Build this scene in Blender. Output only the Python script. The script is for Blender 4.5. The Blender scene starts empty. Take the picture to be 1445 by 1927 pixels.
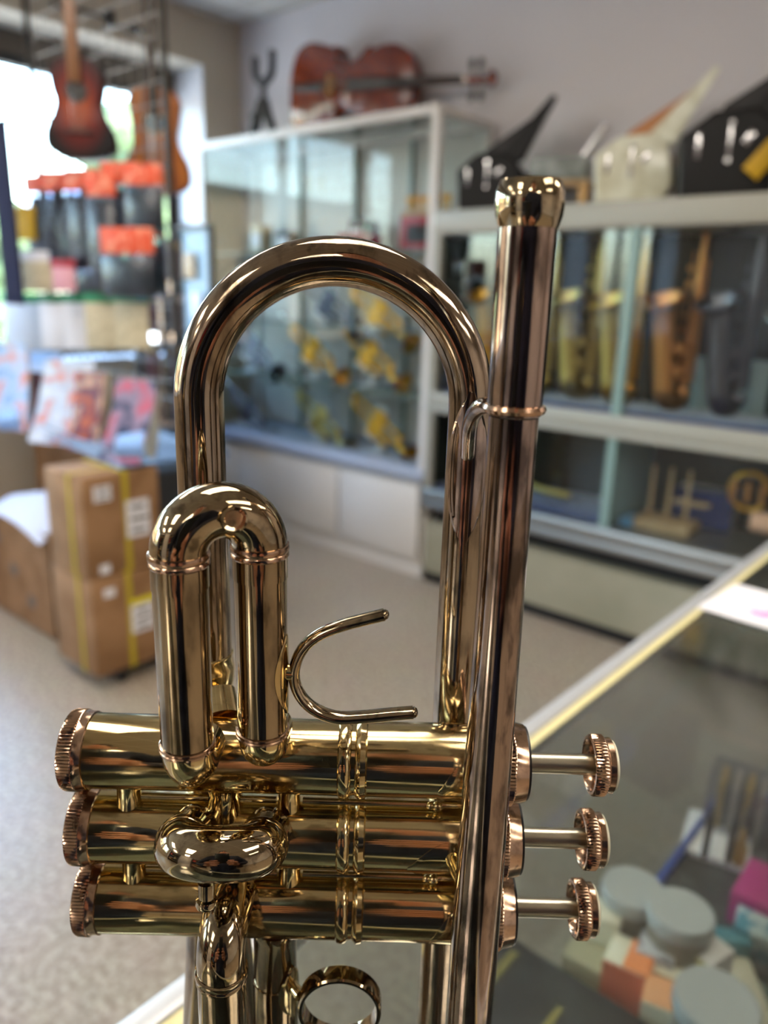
import bpy, bmesh, math, random
from mathutils import Vector, Matrix
random.seed(7)
R = math.radians
SC = bpy.context.scene
COL = SC.collection

# ------------------------------------------------------------------ camera, sky, light, exposure
CAM = Vector((0, 0, 1.30))
FPX = 1447.0
# rows: world X, Y, Z in camera axes (right, up, forward)
def _orth():
    L = Vector(((-1090-722.5)/FPX, -(500-963.5)/FPX, 1)); Rv = Vector(((2070-722.5)/FPX, -(605-963.5)/FPX, 1))
    N = Vector(((590-722.5)/FPX, -(6050-963.5)/FPX, 1))
    up = -N.normalized(); X = -L.normalized(); Y = Rv.normalized()
    for _ in range(20):      # symmetric orthonormalisation
        x2 = X - .5*(X.dot(Y)*Y + X.dot(up)*up); y2 = Y - .5*(Y.dot(X)*X + Y.dot(up)*up); u2 = up - .5*(up.dot(X)*X + up.dot(Y)*Y)
        X, Y, up = x2.normalized(), y2.normalized(), u2.normalized()
    return X, Y, up
AX, AY, AZ = _orth()
def c2w(v): return Vector((AX.dot(v), AY.dot(v), AZ.dot(v)))
cam_r, cam_u, cam_f = c2w(Vector((1, 0, 0))), c2w(Vector((0, 1, 0))), c2w(Vector((0, 0, 1)))
cd = bpy.data.cameras.new('camera'); cam = bpy.data.objects.new('camera', cd); COL.objects.link(cam)
mw = Matrix.Identity(4)
for i in range(3):
    mw[i][0], mw[i][1], mw[i][2], mw[i][3] = cam_r[i], cam_u[i], -cam_f[i], CAM[i]
cam.matrix_world = mw
cd.sensor_fit = 'VERTICAL'; cd.sensor_height = 36; cd.lens = FPX/1927*36
cd.clip_start = .01; cd.clip_end = 200
cd.dof.use_dof = True; cd.dof.focus_distance = .198; cd.dof.aperture_fstop = 9.2; cd.dof.aperture_blades = 0
SC.camera = cam
def ray(px, py): return c2w(Vector(((px-722.5)/FPX, -(py-963.5)/FPX, 1)))
def at(px, py, x=None, y=None, z=None):
    v = ray(px, py)
    if x is not None: t = (x-CAM.x)/v.x
    elif y is not None: t = (y-CAM.y)/v.y
    else: t = (z-CAM.z)/v.z
    return CAM + v*t

SC.view_settings.view_transform = 'Standard'; SC.view_settings.look = 'None'
SC.view_settings.gamma = 1; SC.view_settings.exposure = -0.15
SC.cycles.max_bounces = 12; SC.cycles.transparent_max_bounces = 24; SC.cycles.glossy_bounces = 8
SC.cycles.caustics_reflective = False; SC.cycles.caustics_refractive = False
SC.cycles.sample_clamp_indirect = 6

W = bpy.data.worlds.new('sky'); SC.world = W; W.use_nodes = True
nt = W.node_tree; bg = nt.nodes['Background']
sky = nt.nodes.new('ShaderNodeTexSky'); sky.sky_type = 'NISHITA'; sky.sun_disc = False
sky.sun_elevation = R(48); sky.sun_rotation = R(60); sky.dust_density = 3.0; sky.air_density = 1.2
nt.links.new(sky.outputs[0], bg.inputs[0]); bg.inputs[1].default_value = 5.5

TROFFERS = []      # lamps are built with the ceiling
LAMP_STRENGTH = 15.0

# ------------------------------------------------------------------ helpers
def hexc(h):
    h = h.lstrip('#'); c = [int(h[i:i+2], 16)/255 for i in (0, 2, 4)]
    return tuple(((x/12.92) if x <= .04045 else ((x+.055)/1.055)**2.4) for x in c) + (1,)
def mat(name, col, rough=.5, metal=0, spec=.5, noise=None, emit=None, bump=None, coat=0, sheen=0):
    """noise=(scale, colour2, lo, hi, (sx,sy,sz)) mixes a second colour in; bump=(scale,strength)"""
    m = bpy.data.materials.new(name); m.use_nodes = True; t = m.node_tree; b = t.nodes['Principled BSDF']
    c = hexc(col) if isinstance(col, str) else tuple(col)+((1,) if len(col) == 3 else ())
    b.inputs['Base Color'].default_value = c; b.inputs['Roughness'].default_value = rough
    b.inputs['Metallic'].default_value = metal; b.inputs['Specular IOR Level'].default_value = spec
    b.inputs['Coat Weight'].default_value = coat; b.inputs['Sheen Weight'].default_value = sheen
    tc = t.nodes.new('ShaderNodeTexCoord')
    if noise:
        mp = t.nodes.new('ShaderNodeMapping'); mp.inputs['Scale'].default_value = noise[4] if len(noise) > 4 else (1, 1, 1)
        n = t.nodes.new('ShaderNodeTexNoise'); n.inputs['Scale'].default_value = noise[0]; n.inputs['Detail'].default_value = 6
        r = t.nodes.new('ShaderNodeMapRange'); r.inputs['From Min'].default_value = noise[2]; r.inputs['From Max'].default_value = noise[3]
        x = t.nodes.new('ShaderNodeMix'); x.data_type = 'RGBA'
        x.inputs[6].default_value = c; x.inputs[7].default_value = hexc(noise[1]) if isinstance(noise[1], str) else noise[1]
        t.links.new(tc.outputs['Object'], mp.inputs[0]); t.links.new(mp.outputs[0], n.inputs['Vector'])
        t.links.new(n.outputs[0], r.inputs['Value']); t.links.new(r.outputs[0], x.inputs[0]); t.links.new(x.outputs[2], b.inputs['Base Color'])
    if bump:
        n2 = t.nodes.new('ShaderNodeTexNoise'); n2.inputs['Scale'].default_value = bump[0]; n2.inputs['Detail'].default_value = 4
        bp = t.nodes.new('ShaderNodeBump'); bp.inputs['Strength'].default_value = bump[1]; bp.inputs['Distance'].default_value = .002
        t.links.new(tc.outputs['Object'], n2.inputs['Vector']); t.links.new(n2.outputs[0], bp.inputs['Height']); t.links.new(bp.outputs[0], b.inputs['Normal'])
    if emit:
        b.inputs['Emission Color'].default_value = hexc(emit[0]); b.inputs['Emission Strength'].default_value = emit[1]
    return m
def glassmat(name, tint='#f2f8f6', ior=1.5, rough=0.0, gloss=1.0):
    m = bpy.data.materials.new(name); m.use_nodes = True; t = m.node_tree; t.nodes.clear()
    o = t.nodes.new('ShaderNodeOutputMaterial'); mx = t.nodes.new('ShaderNodeMixShader'); tr = t.nodes.new('ShaderNodeBsdfTransparent')
    gl = t.nodes.new('ShaderNodeBsdfGlossy'); fr = t.nodes.new('ShaderNodeLayerWeight'); fr.inputs[0].default_value = .5
    pw = t.nodes.new('ShaderNodeMath'); pw.operation = 'POWER'; pw.inputs[1].default_value = 4.5; t.links.new(fr.outputs['Facing'], pw.inputs[0])
    mu = t.nodes.new('ShaderNodeMath'); mu.operation = 'MULTIPLY_ADD'; mu.inputs[1].default_value = .85*gloss; mu.inputs[2].default_value = .035*gloss; mu.use_clamp = True
    tr.inputs[0].default_value = hexc(tint); gl.inputs['Roughness'].default_value = rough; 
    t.links.new(pw.outputs[0], mu.inputs[0]); t.links.new(mu.outputs[0], mx.inputs[0]); t.links.new(tr.outputs[0], mx.inputs[1]); t.links.new(gl.outputs[0], mx.inputs[2]); t.links.new(mx.outputs[0], o.inputs[0])
    return m
def brass(name, c1, c2, c3, rough=.07, stretch=(1, 1, 1), amt=(.5, .72), scale=55):
    """worn mirror-polished brass: two tones of lacquer plus dark tarnish patches"""
    m = bpy.data.materials.new(name); m.use_nodes = True; t = m.node_tree; b = t.nodes['Principled BSDF']; L = t.links.new
    b.inputs['Metallic'].default_value = 1
    tc = t.nodes.new('ShaderNodeTexCoord'); mp = t.nodes.new('ShaderNodeMapping'); mp.inputs['Scale'].default_value = stretch; L(tc.outputs['Object'], mp.inputs[0])
    def noise(s, d=5):
        n = t.nodes.new('ShaderNodeTexNoise'); n.inputs['Scale'].default_value = s; n.inputs['Detail'].default_value = d; L(mp.outputs[0], n.inputs['Vector']); return n.outputs[0]
    def rng(v, a, c, o0=0, o1=1):
        r = t.nodes.new('ShaderNodeMapRange'); r.inputs[1].default_value = a; r.inputs[2].default_value = c; r.inputs[3].default_value = o0; r.inputs[4].default_value = o1; L(v, r.inputs[0]); return r.outputs[0]
    def mix(f, a, c):
        x = t.nodes.new('ShaderNodeMix'); x.data_type = 'RGBA'; L(f, x.inputs[0])
        for s, q in ((6, a), (7, c)):
            if isinstance(q, str): x.inputs[s].default_value = hexc(q)
            else: L(q, x.inputs[s])
        return x.outputs[2]
    n1 = noise(18, 3); n2 = noise(scale*3, 8)
    tone = mix(rng(n1, .35, .65), c1, c2)
    col = mix(rng(n2, amt[0], amt[1], 0, .75), tone, c3)
    mp2 = t.nodes.new('ShaderNodeMapping'); mp2.inputs['Scale'].default_value = tuple(1 if q == 1 else .06 for q in stretch); L(tc.outputs['Object'], mp2.inputs[0])
    n4 = t.nodes.new('ShaderNodeTexNoise'); n4.inputs['Scale'].default_value = 420; n4.inputs['Detail'].default_value = 4; L(mp2.outputs[0], n4.inputs['Vector'])
    n5 = noise(240, 6)
    col = mix(rng(n4.outputs[0], .55, .72, 0, .35), col, c3)
    col = mix(rng(n5, .60, .68, 0, .55), col, c3)
    L(col, b.inputs['Base Color'])
    L(rng(n2, .35, .75, rough*.55, rough*2.3), b.inputs['Roughness'])
    n3 = t.nodes.new('ShaderNodeTexNoise'); n3.inputs['Scale'].default_value = 120; n3.inputs['Detail'].default_value = 3; L(tc.outputs['Object'], n3.inputs['Vector'])
    bp = t.nodes.new('ShaderNodeBump'); bp.inputs['Strength'].default_value = .035; bp.inputs['Distance'].default_value = .0005; L(n3.outputs[0], bp.inputs['Height']); L(bp.outputs[0], b.inputs['Normal'])
    return m

def perp(a):
    a = a.normalized(); h = Vector((0, 0, 1)) if abs(a.z) < .9 else Vector((1, 0, 0))
    u = a.cross(h).normalized(); return u, a.cross(u).normalized()
class MB:
    def __init__(s): s.bm = bmesh.new()
    def _new(s, faces, mi):
        for f in faces: f.material_index = mi; f.smooth = True
    def box(s, c, d, rot=None, mi=0, bevel=0):
        g = bmesh.ops.create_cube(s.bm, size=1); vs = g['verts']
        bmesh.ops.scale(s.bm, vec=Vector(d), verts=vs)
        fs = list({f for v in vs for f in v.link_faces})
        if bevel:
            es = list({e for v in vs for e in v.link_edges})
            r = bmesh.ops.bevel(s.bm, geom=es, offset=bevel, segments=2, affect='EDGES', profile=.5)
            vs = list({v for f in r['faces'] for v in f.verts} | {v for v in vs if v.is_valid}); fs = list({f for v in vs for f in v.link_faces})
        if rot is not None: bmesh.ops.rotate(s.bm, cent=(0, 0, 0), matrix=rot, verts=vs)
        bmesh.ops.translate(s.bm, vec=Vector(c), verts=vs); s._new(fs, mi); return s
    def rings(s, rings, mi=0, cap=(True, True), closed=False):
        vr = [[s.bm.verts.new(p) for p in r] for r in rings]; fs = []; n = len(vr[0])
        rr = list(zip(vr, vr[1:])) + ([(vr[-1], vr[0])] if closed else [])
        for a, b in rr:
            for i in range(n):
                j = (i+1) % n
                fs.append(s.bm.faces.new((a[i], a[j], b[j], b[i])))
        if not closed:
            if cap[0]: fs.append(s.bm.faces.new(list(reversed(vr[0]))))
            if cap[1]: fs.append(s.bm.faces.new(vr[-1]))
        s._new(fs, mi); return s
    def tube(s, pts, rad, segs=24, mi=0, cap=(True, True), flat=None, closed=False):
        """flat=(fx,fy,refvec) scales the cross-section for a flattened rod"""
        pts = [Vector(p) for p in pts]; n = len(pts)
        if not hasattr(rad, '__len__'): rad = [rad]*n
        if len(rad) != n:
            q = [i*(len(rad)-1)/(n-1) for i in range(n)]; rad = [rad[int(x)]+(rad[min(int(x)+1, len(rad)-1)]-rad[int(x)])*(x-int(x)) for x in q]
        tan = []
        for i in range(n):
            if closed: d = pts[(i+1) % n]-pts[i-1]
            else: d = pts[min(i+1, n-1)]-pts[max(i-1, 0)]
            tan.append(d.normalized())
        u, _ = perp(tan[0])
        if flat: u = (flat[2]-tan[0]*tan[0].dot(flat[2])).normalized()
        rs = []
        for i in range(n):
            u = (flat[2] if flat else u); u = (u-tan[i]*u.dot(tan[i])).normalized(); v = tan[i].cross(u)
            fx, fy = (flat[0], flat[1]) if flat else (1, 1)
            rs.append([pts[i]+(u*math.cos(2*math.pi*k/segs)*fx+v*math.sin(2*math.pi*k/segs)*fy)*rad[i] for k in range(segs)])
        return s.rings(rs, mi, cap, closed)
    def lathe(s, o, axis, prof, segs=32, mi=0, knurl=None, cap=(True, True)):
        """prof: (distance along axis, radius); knurl=(indices, depth) ridges those rings"""
        o = Vector(o); a = Vector(axis).normalized(); u, v = perp(a); rs = []
        for i, (h, r) in enumerate(prof):
            ring = []
            for k in range(segs):
                q = r
                if knurl and i in knurl[0] and k % 2: q = r-knurl[1]
                th = 2*math.pi*k/segs
                ring.append(o+a*h+(u*math.cos(th)+v*math.sin(th))*q)
            rs.append(ring)
        return s.rings(rs, mi, cap)
    def ball(s, c, r, mi=0, sub=2, scale=(1, 1, 1)):
        g = bmesh.ops.create_icosphere(s.bm, subdivisions=sub, radius=r); vs = g['verts']
        bmesh.ops.scale(s.bm, vec=Vector(scale), verts=vs); bmesh.ops.translate(s.bm, vec=Vector(c), verts=vs)
        s._new({f for v in vs for f in v.link_faces}, mi); return s
    def prism(s, outline, o, ex, ey, th, mi=0, bevel=0):
        """outline: list of (a,b); placed at o + a*ex + b*ey, extruded by vector th"""
        o, ex, ey, th = Vector(o), Vector(ex), Vector(ey), Vector(th)
        lo = [s.bm.verts.new(o+ex*a+ey*b) for a, b in outline]; hi = [s.bm.verts.new(o+ex*a+ey*b+th) for a, b in outline]
        fs = [s.bm.faces.new(list(reversed(lo))), s.bm.faces.new(hi)]; n = len(lo)
        for i in range(n): fs.append(s.bm.faces.new((lo[i], lo[(i+1) % n], hi[(i+1) % n], hi[i])))
        if bevel:
            es = [e for f in fs[:2] for e in f.edges]
            r = bmesh.ops.bevel(s.bm, geom=es, offset=bevel, segments=3, affect='EDGES', profile=.5)
            fs = [f for f in fs if f.is_valid]+list(r['faces'])
        s._new(fs, mi); return s
    def build(s, name, mats, parent=None, loc=None, rotz=0, world=False):
        """verts are taken as local to parent (or to loc)"""
        bm = s.bm
        if bm.faces: bmesh.ops.recalc_face_normals(bm, faces=list(bm.faces))
        for e in bm.edges:
            if len(e.link_faces) == 2 and e.calc_face_angle(0) > R(38): e.smooth = False
        me = bpy.data.meshes.new(name); bm.to_mesh(me); bm.free()
        for m in (mats if isinstance(mats, (list, tuple)) else [mats]): me.materials.append(m)
        o = bpy.data.objects.new(name, me); COL.objects.link(o)
        if parent: o.parent = parent
        if loc is not None: o.location = loc
        o.rotation_euler = (0, 0, rotz)
        return o
def tag(o, label=None, cat=None, group=None, kind=None):
    if label: o['label'] = label
    if cat: o['category'] = cat
    if group: o['group'] = group
    if kind: o['kind'] = kind
    return o
def thing(name, label, cat, loc=(0, 0, 0), rotz=0, group=None, rot=None):
    o = bpy.data.objects.new(name, None); COL.objects.link(o); o.empty_display_size = .02
    o.location = loc; o.rotation_euler = rot if rot else (0, 0, rotz); return tag(o, label, cat, group)
def struct(name, mb, m, label=None):
    o = mb.build(name, m); o['kind'] = 'structure'; o['label'] = label or name.replace('_', ' '); o['category'] = name.split('_')[0]; return o
def copy_tree(o, parent=None, loc=None, rot=None, label=None):
    c = o.copy(); COL.objects.link(c); c.parent = parent
    if loc is not None: c.location = loc
    if rot is not None: c.rotation_euler = rot
    if label: c['label'] = label
    for ch in [x for x in bpy.data.objects if x.parent == o]: copy_tree(ch, c)
    return c
def arc(c, ex, ey, r, a0, a1, n):
    c, ex, ey = Vector(c), Vector(ex), Vector(ey)
    return [c+ex*(r*math.cos(R(a0+(a1-a0)*i/n)))+ey*(r*math.sin(R(a0+(a1-a0)*i/n))) for i in range(n+1)]
def bez(pts, n=12):
    """Catmull-Rom through the points"""
    P = [Vector(p) for p in pts]; P = [P[0]*2-P[1]]+P+[P[-1]*2-P[-2]]; out = []
    for i in range(1, len(P)-2):
        for k in range(n):
            t = k/n; a, b, c, d = P[i-1], P[i], P[i+1], P[i+2]
            out.append(.5*((2*b)+(c-a)*t+(2*a-5*b+4*c-d)*t*t+(3*b-a-3*c+d)*t**3))
    out.append(P[-2]); return out
RX = lambda d: Matrix.Rotation(R(d), 3, 'X'); RY = lambda d: Matrix.Rotation(R(d), 3, 'Y'); RZ = lambda d: Matrix.Rotation(R(d), 3, 'Z')

# ------------------------------------------------------------------ materials
M = {}
M['wall'] = mat('wall_paint', '#cbc6c8', .85, bump=(60, .1))
M['wall_left'] = mat('wall_paint_warm', '#c3b8a7', .85, bump=(60, .1))
M['trimw'] = mat('white_trim_paint', '#cfd0d6', .6)
M['white'] = mat('white_laminate', '#dcd9d4', .45)
M['ledge'] = mat('blue_grey_ledge', '#a8b3c8', .3)
M['alu'] = mat('aluminium', '#a29f9a', .42, .9)
M['whiteframe'] = mat('white_enamelled_frame', '#cfcac6', .35)
M['greyframe'] = mat('warm_grey_frame', '#989489', .4)
M['chrome'] = mat('chrome', '#d8d8da', .12, 1)
M['black'] = mat('black_plastic', '#0c0c0e', .45)
M['blackgloss'] = mat('black_glossy_shell', '#040405', .42, spec=.3)
M['darkgrey'] = mat('dark_grey', '#26282b', .6)
M['darkback'] = mat('dark_cabinet_lining', '#23261f', .7)
M['velvet'] = mat('blue_velvet', '#12296b', .9, sheen=.5)
M['glass'] = glassmat('display_glass', '#f4f8f7')
M['glassdoor'] = glassmat('faintly_tinted_door_glass', '#f4f5f3', gloss=.55)
M['glassdark'] = glassmat('smoky_glass', '#a9b5b0')
M['glassedge'] = mat('green_glass_edge', '#7b9490', .25)
M['countertop'] = glassmat('scuffed_counter_glass', '#eef0ec', rough=.12, gloss=3.4)
M['shelfglass'] = glassmat('shelf_glass', '#e6f0ee')
M['card'] = mat('cardboard', '#9a7450', .85, noise=(9, '#86623f', .4, .6))
M['cardin'] = mat('cardboard_inside', '#7a542c', .9)
M['tape'] = mat('yellow_packing_strap', '#b9a41c', .4)
M['paper'] = mat('white_paper', '#e6e4e8', .7)
M['print'] = mat('black_print', '#23211f', .7)
M['orange'] = mat('orange_card', '#d8512c', .5, noise=(22, '#e58a6b', .52, .6))
M['green'] = mat('green_card', '#0c7a4c', .5)
M['cream'] = mat('cream_card', '#cdbf9f', .7, noise=(30, '#b8a988', .5, .6))
M['yellow'] = mat('yellow_card', '#d0a319', .5)
M['pink'] = mat('pink_card', '#d59aa4', .6)
M['navy'] = mat('navy_fabric', '#161a3c', .85)
M['navyshirt'] = mat('navy_cotton_shirt', '#10152c', .9)
M['bag'] = glassmat('clear_plastic_bag', '#d5dcec', rough=.25, gloss=2.6)
M['wood'] = mat('light_wood', '#bfa27c', .5, noise=(14, '#a5865f', .4, .6, (1, 1, 6)))
M['rosewood'] = mat('dark_wood', '#2a1a12', .5)
M['neck'] = mat('brown_neck_wood', '#7a5232', .4)
M['orangetop'] = mat('orange_cedar_lacquer', '#cc7410', .35, coat=.1, noise=(5, '#9a4d08', .4, .6, (8, 8, 1)))
M['cello'] = mat('red_brown_violin_varnish', '#7b2d0e', .22, coat=.6, noise=(4, '#5a1d08', .35, .65, (6, 1, 6)))
M['maple'] = mat('pale_maple', '#c99e63', .5)
M['gold'] = mat('gold_lacquer_horn', '#d9a038', .3, 1)
M['ygold'] = mat('pale_gold_lacquer_horn', '#c9b26a', .32, 1)
M['copper'] = mat('copper_lacquer_horn', '#d8985c', .32, 1)
M['nickel'] = mat('black_nickel_horn', '#6a6870', .28, 1)
M['silver'] = mat('silver_horn', '#dcd8d0', .24, 1)
M['satin'] = mat('satin_silver_cap', '#f2f0ee', .4, .5)
M['red'] = mat('red_card', '#a3142a', .5)
M['blue'] = mat('blue_plastic', '#22489b', .4)
M['magenta'] = mat('magenta_card', '#b5307e', .5)
M['jarbody'] = mat('clear_brown_jar', '#8a8377', .3)
M['lid'] = mat('brushed_silver_lid', '#b6babc', .3)
M['skin'] = mat('skin', '#b98068', .5, spec=.4)
M['hair'] = mat('brown_hair', '#3a2617', .7)
M['jeans'] = mat('dark_jeans', '#1c2433', .9)
M['pearl'] = mat('pearl_white_shell', '#dcdcc8', .3, coat=.4, noise=(12, '#c3bfa4', .4, .62))
M['tan'] = mat('tan_leather', '#b27647', .5)
M['leaf'] = mat('leaf_green', '#5c7350', .8, noise=(3, '#33472c', .4, .6))
M['valance'] = mat('grey_brown_valance', '#5e5750', .8)
M['bark'] = mat('bark', '#5c4a38', .9)

# ---- floor: speckled vinyl composition tile
def floor_mat():
    m = bpy.data.materials.new('speckled_vinyl'); m.use_nodes = True; t = m.node_tree; b = t.nodes['Principled BSDF']; L = t.links.new
    tc = t.nodes.new('ShaderNodeTexCoord')
    n = t.nodes.new('ShaderNodeTexNoise'); n.inputs['Scale'].default_value = 70; n.inputs['Detail'].default_value = 3
    n2 = t.nodes.new('ShaderNodeTexNoise'); n2.inputs['Scale'].default_value = 9; n2.inputs['Detail'].default_value = 4
    L(tc.outputs['Object'], n.inputs[0]); L(tc.outputs['Object'], n2.inputs[0])
    r = t.nodes.new('ShaderNodeValToRGB'); r.color_ramp.elements[0].position = .38; r.color_ramp.elements[0].color = hexc('#857665')
    r.color_ramp.elements[1].position = .62; r.color_ramp.elements[1].color = hexc('#b5a996')
    x = t.nodes.new('ShaderNodeMix'); x.data_type = 'RGBA'; x.blend_type = 'MULTIPLY'; x.inputs[0].default_value = .35
    L(n.outputs[0], r.inputs[0]); L(r.outputs[0], x.inputs[6]); L(n2.outputs[1], x.inputs[7])
    gm = t.nodes.new('ShaderNodeMix'); gm.data_type = 'RGBA'; gm.inputs[0].default_value = .65; L(x.outputs[2], gm.inputs[6]); L(r.outputs[0], gm.inputs[7])
    L(gm.outputs[2], b.inputs['Base Color']); b.inputs['Roughness'].default_value = .32
    return m
M['floor'] = floor_mat()
def ceil_mat():
    m = bpy.data.materials.new('ceiling_tiles'); m.use_nodes = True; t = m.node_tree; b = t.nodes['Principled BSDF']; L = t.links.new
    tc = t.nodes.new('ShaderNodeTexCoord'); br = t.nodes.new('ShaderNodeTexBrick'); br.offset = 0
    for k, v in (('Scale', 1.0), ('Brick Width', .61), ('Row Height', .61), ('Mortar Size', .012)): br.inputs[k].default_value = v
    br.inputs['Color1'].default_value = hexc('#c2bdb6'); br.inputs['Color2'].default_value = hexc('#bcb7b0'); br.inputs['Mortar'].default_value = hexc('#dcd8d2')
    L(tc.outputs['Object'], br.inputs[0]); L(br.outputs[0], b.inputs['Base Color']); b.inputs['Roughness'].default_value = .95
    return m
M['ceil'] = ceil_mat()

# ------------------------------------------------------------------ room shell
XL, XR, YB, YF, ZC = -3.914, 4.6, 3.176, -5.2, 2.75
XW = -4.22                                    # plane of the shop window, set back in the wall
struct('floor', MB().box(((XW-.1+XR)/2, (YB+YF)/2, -.05), (XR-XW+.3, YB-YF+.2, .1)), M['floor'], 'speckled beige-grey vinyl floor')
struct('ceiling', MB().box(((XL+XR)/2, (YB+YF)/2, ZC+.05), (XR-XL+.2, YB-YF+.2, .1)), M['ceil'], 'grey tiled ceiling')
struct('wall_back', MB().box(((XL+XR)/2, YB+.05, ZC/2), (XR-XL+.2, .1, ZC)), M['wall'], 'plain grey wall behind the display cabinets')
struct('wall_right', MB().box((XR+.05, (YB+YF)/2, ZC/2), (.1, YB-YF, ZC)), M['wall'], 'plain grey wall on the right')
struct('wall_front', MB().box(((XL+XR)/2, YF-.05, ZC/2), (XR-XL+.2, .1, ZC)), M['wall'], 'plain grey wall behind the photographer')
ZH, ZS = 2.50, .92                            # window head and sill
openings = [(-4.6, -2.55), (-2.2, .1), (.55, 2.92)]
wl = MB(); t_ = XL-XW+.06
xm = XL-t_/2
wl.box((xm, (YB+YF)/2, (ZC+ZH)/2), (t_, YB-YF, ZC-ZH)).box((xm, (YB+YF)/2, ZS/2), (t_, YB-YF, ZS))
edges = [YF]+[v for o in openings for v in o]+[YB]
for a, b in zip(edges[::2], edges[1::2]): wl.box((xm, (a+b)/2, (ZH+ZS)/2), (t_, b-a, ZH-ZS))
struct('wall_left', wl, M['wall_left'], 'warm grey left wall with deep shop window recesses')
for i, (a, b) in enumerate(openings):
    fr = MB(); w = .05
    fr.box((XW, (a+b)/2, 2.367), (.07, b-a, .046)); fr.box((XW, (a+b)/2, ZS+.03), (.06, b-a, .06))
    for y in (a+w/2, b-w/2, (a+b)/2): fr.box((XW, y, (ZH+ZS)/2), (.05, w, ZH-ZS))
    fo = struct('window_%d' % (i+1), fr, M['darkgrey'], 'dark framed shop window %s' % ['farthest behind the photographer', 'in the middle of the left wall', 'behind the hanging guitars'][i])
    vl = MB().box((XW+.02, (a+b)/2, 2.445), (.02, b-a, .109)).build('valance', M['valance'], fo); vl['kind'] = 'structure'
    p = MB().box((XW, (a+b)/2, (ZH+ZS)/2), (.006, b-a-.02, ZH-ZS-.02)).build('pane', M['glass'], fo); p['kind'] = 'structure'
    j = MB()                                   # pale painted reveal inside the recess
    xc = (XL+XW)/2+.02; dx = XL-XW-.05
    j.box((xc, a+.004, (ZH+ZS)/2), (dx, .008, ZH-ZS)).box((xc, b-.004, (ZH+ZS)/2), (dx, .008, ZH-ZS)).box((xc, (a+b)/2, ZS+.004), (dx, b-a, .008))
    struct('trim_%d' % (i+1), j, M['trimw'], 'pale window reveal %s' % ['in the far recess', 'in the middle recess', 'beside the tall display cabinet'][i])
struct('baseboard_back', MB().box(((XL+XR)/2, YB-.006, .05), (XR-XL, .012, .1)), M['darkgrey'], 'dark vinyl baseboard along the back wall')

# troffer lamps set in the ceiling tiles
M['lamp'] = mat('lit_diffuser', '#ffffff', .5, emit=('#fff4e6', LAMP_STRENGTH))
k = 0
WHERE = {(-2.3, .6): 'nearest the hanging guitars', (-2.3, -2.2): 'over the far window end of the shop', (-.4, .6): 'right above the glass counter', (-.4, -2.2): 'behind the photographer towards the window', (1.6, .6): 'to the right of the counter', (1.6, -2.2): 'behind the photographer to the right', (3.4, .6): 'nearest the right wall', (3.4, -2.2): 'in the corner farthest from the window', (-.4, -4.2): 'above the front wall', (1.6, 2.4): 'in front of the low cabinet', (-2.3, -4.2): 'in the front left corner'}
for (x, y), wh in WHERE.items():
    t = thing('ceiling_light', 'rectangular fluorescent ceiling light '+wh, 'ceiling light', (x, y, ZC), 0, 'fluorescent ceiling lights')
    f = MB()
    for s in (-1, 1): f.box((s*.295, 0, -.008), (.02, 1.21, .02)).box((0, s*.6, -.008), (.57, .02, .02))
    f.build('frame', M['whiteframe'], t)
    MB().box((0, 0, -.006), (.57, 1.18, .008)).build('diffuser', M['lamp'], t)

# ------------------------------------------------------------------ outside the window
tag(MB().box((-14, 0, -.12), (19.4, 40, .1)).build('pavement', mat('pale_pavement', '#bdb9b0', .9)), 'pale paved ground outside the shop window', 'pavement', kind='structure')
bd = thing('building', 'plain tan low building across the street, added unseen to dim window reflections', 'building', (-19, -6, -.07))  # unseen building added to darken the window's reflection in the cabinet glass
MB().box((0, 0, 1.9), (4, 14, 3.8)).build('wall', mat('tan_render', '#a08c72', .9), bd)
for i in range(5): MB().box((2.02, -5.6+2.8*i, 1.5), (.05, 1.5, 1.6)).build('window', M['darkgrey'], bd)
MB().box((0, 0, 3.87), (4.4, 14.4, .16)).build('roof', M['darkgrey'], bd)
def tree(x, y, h, r, label):
    t = thing('tree', label, 'tree', (x, y, -.07), 0, 'trees outside the window')
    MB().tube([(0, 0, 0), (.05, 0, h*.35), (0, .05, h*.6)], [.16, .12, .07], 10).build('trunk', M['bark'], t)
    f = MB()
    for _ in range(34):
        a = random.random()*6.28; q = random.random()**.5*r; z = h*.62+random.uniform(-.9, 1)*r*.75
        f.ball((math.cos(a)*q, math.sin(a)*q, z), r*random.uniform(.2, .36), sub=2)
    for v in f.bm.verts: v.co += Vector((random.uniform(-1, 1), random.uniform(-1, 1), random.uniform(-1, 1)))*.07
    f.build('foliage', M['leaf'], t)
tree(-11, 4.3, 2.6, 1.1, 'green leafy tree outside, low behind the sunburst guitar')
tree(-13, 8.6, 5.0, 1.5, 'taller green tree outside, between the two guitars')
tree(-13.5, 2.6, 2.0, 1.0, 'low bushy tree outside, leftmost in the window')

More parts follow.
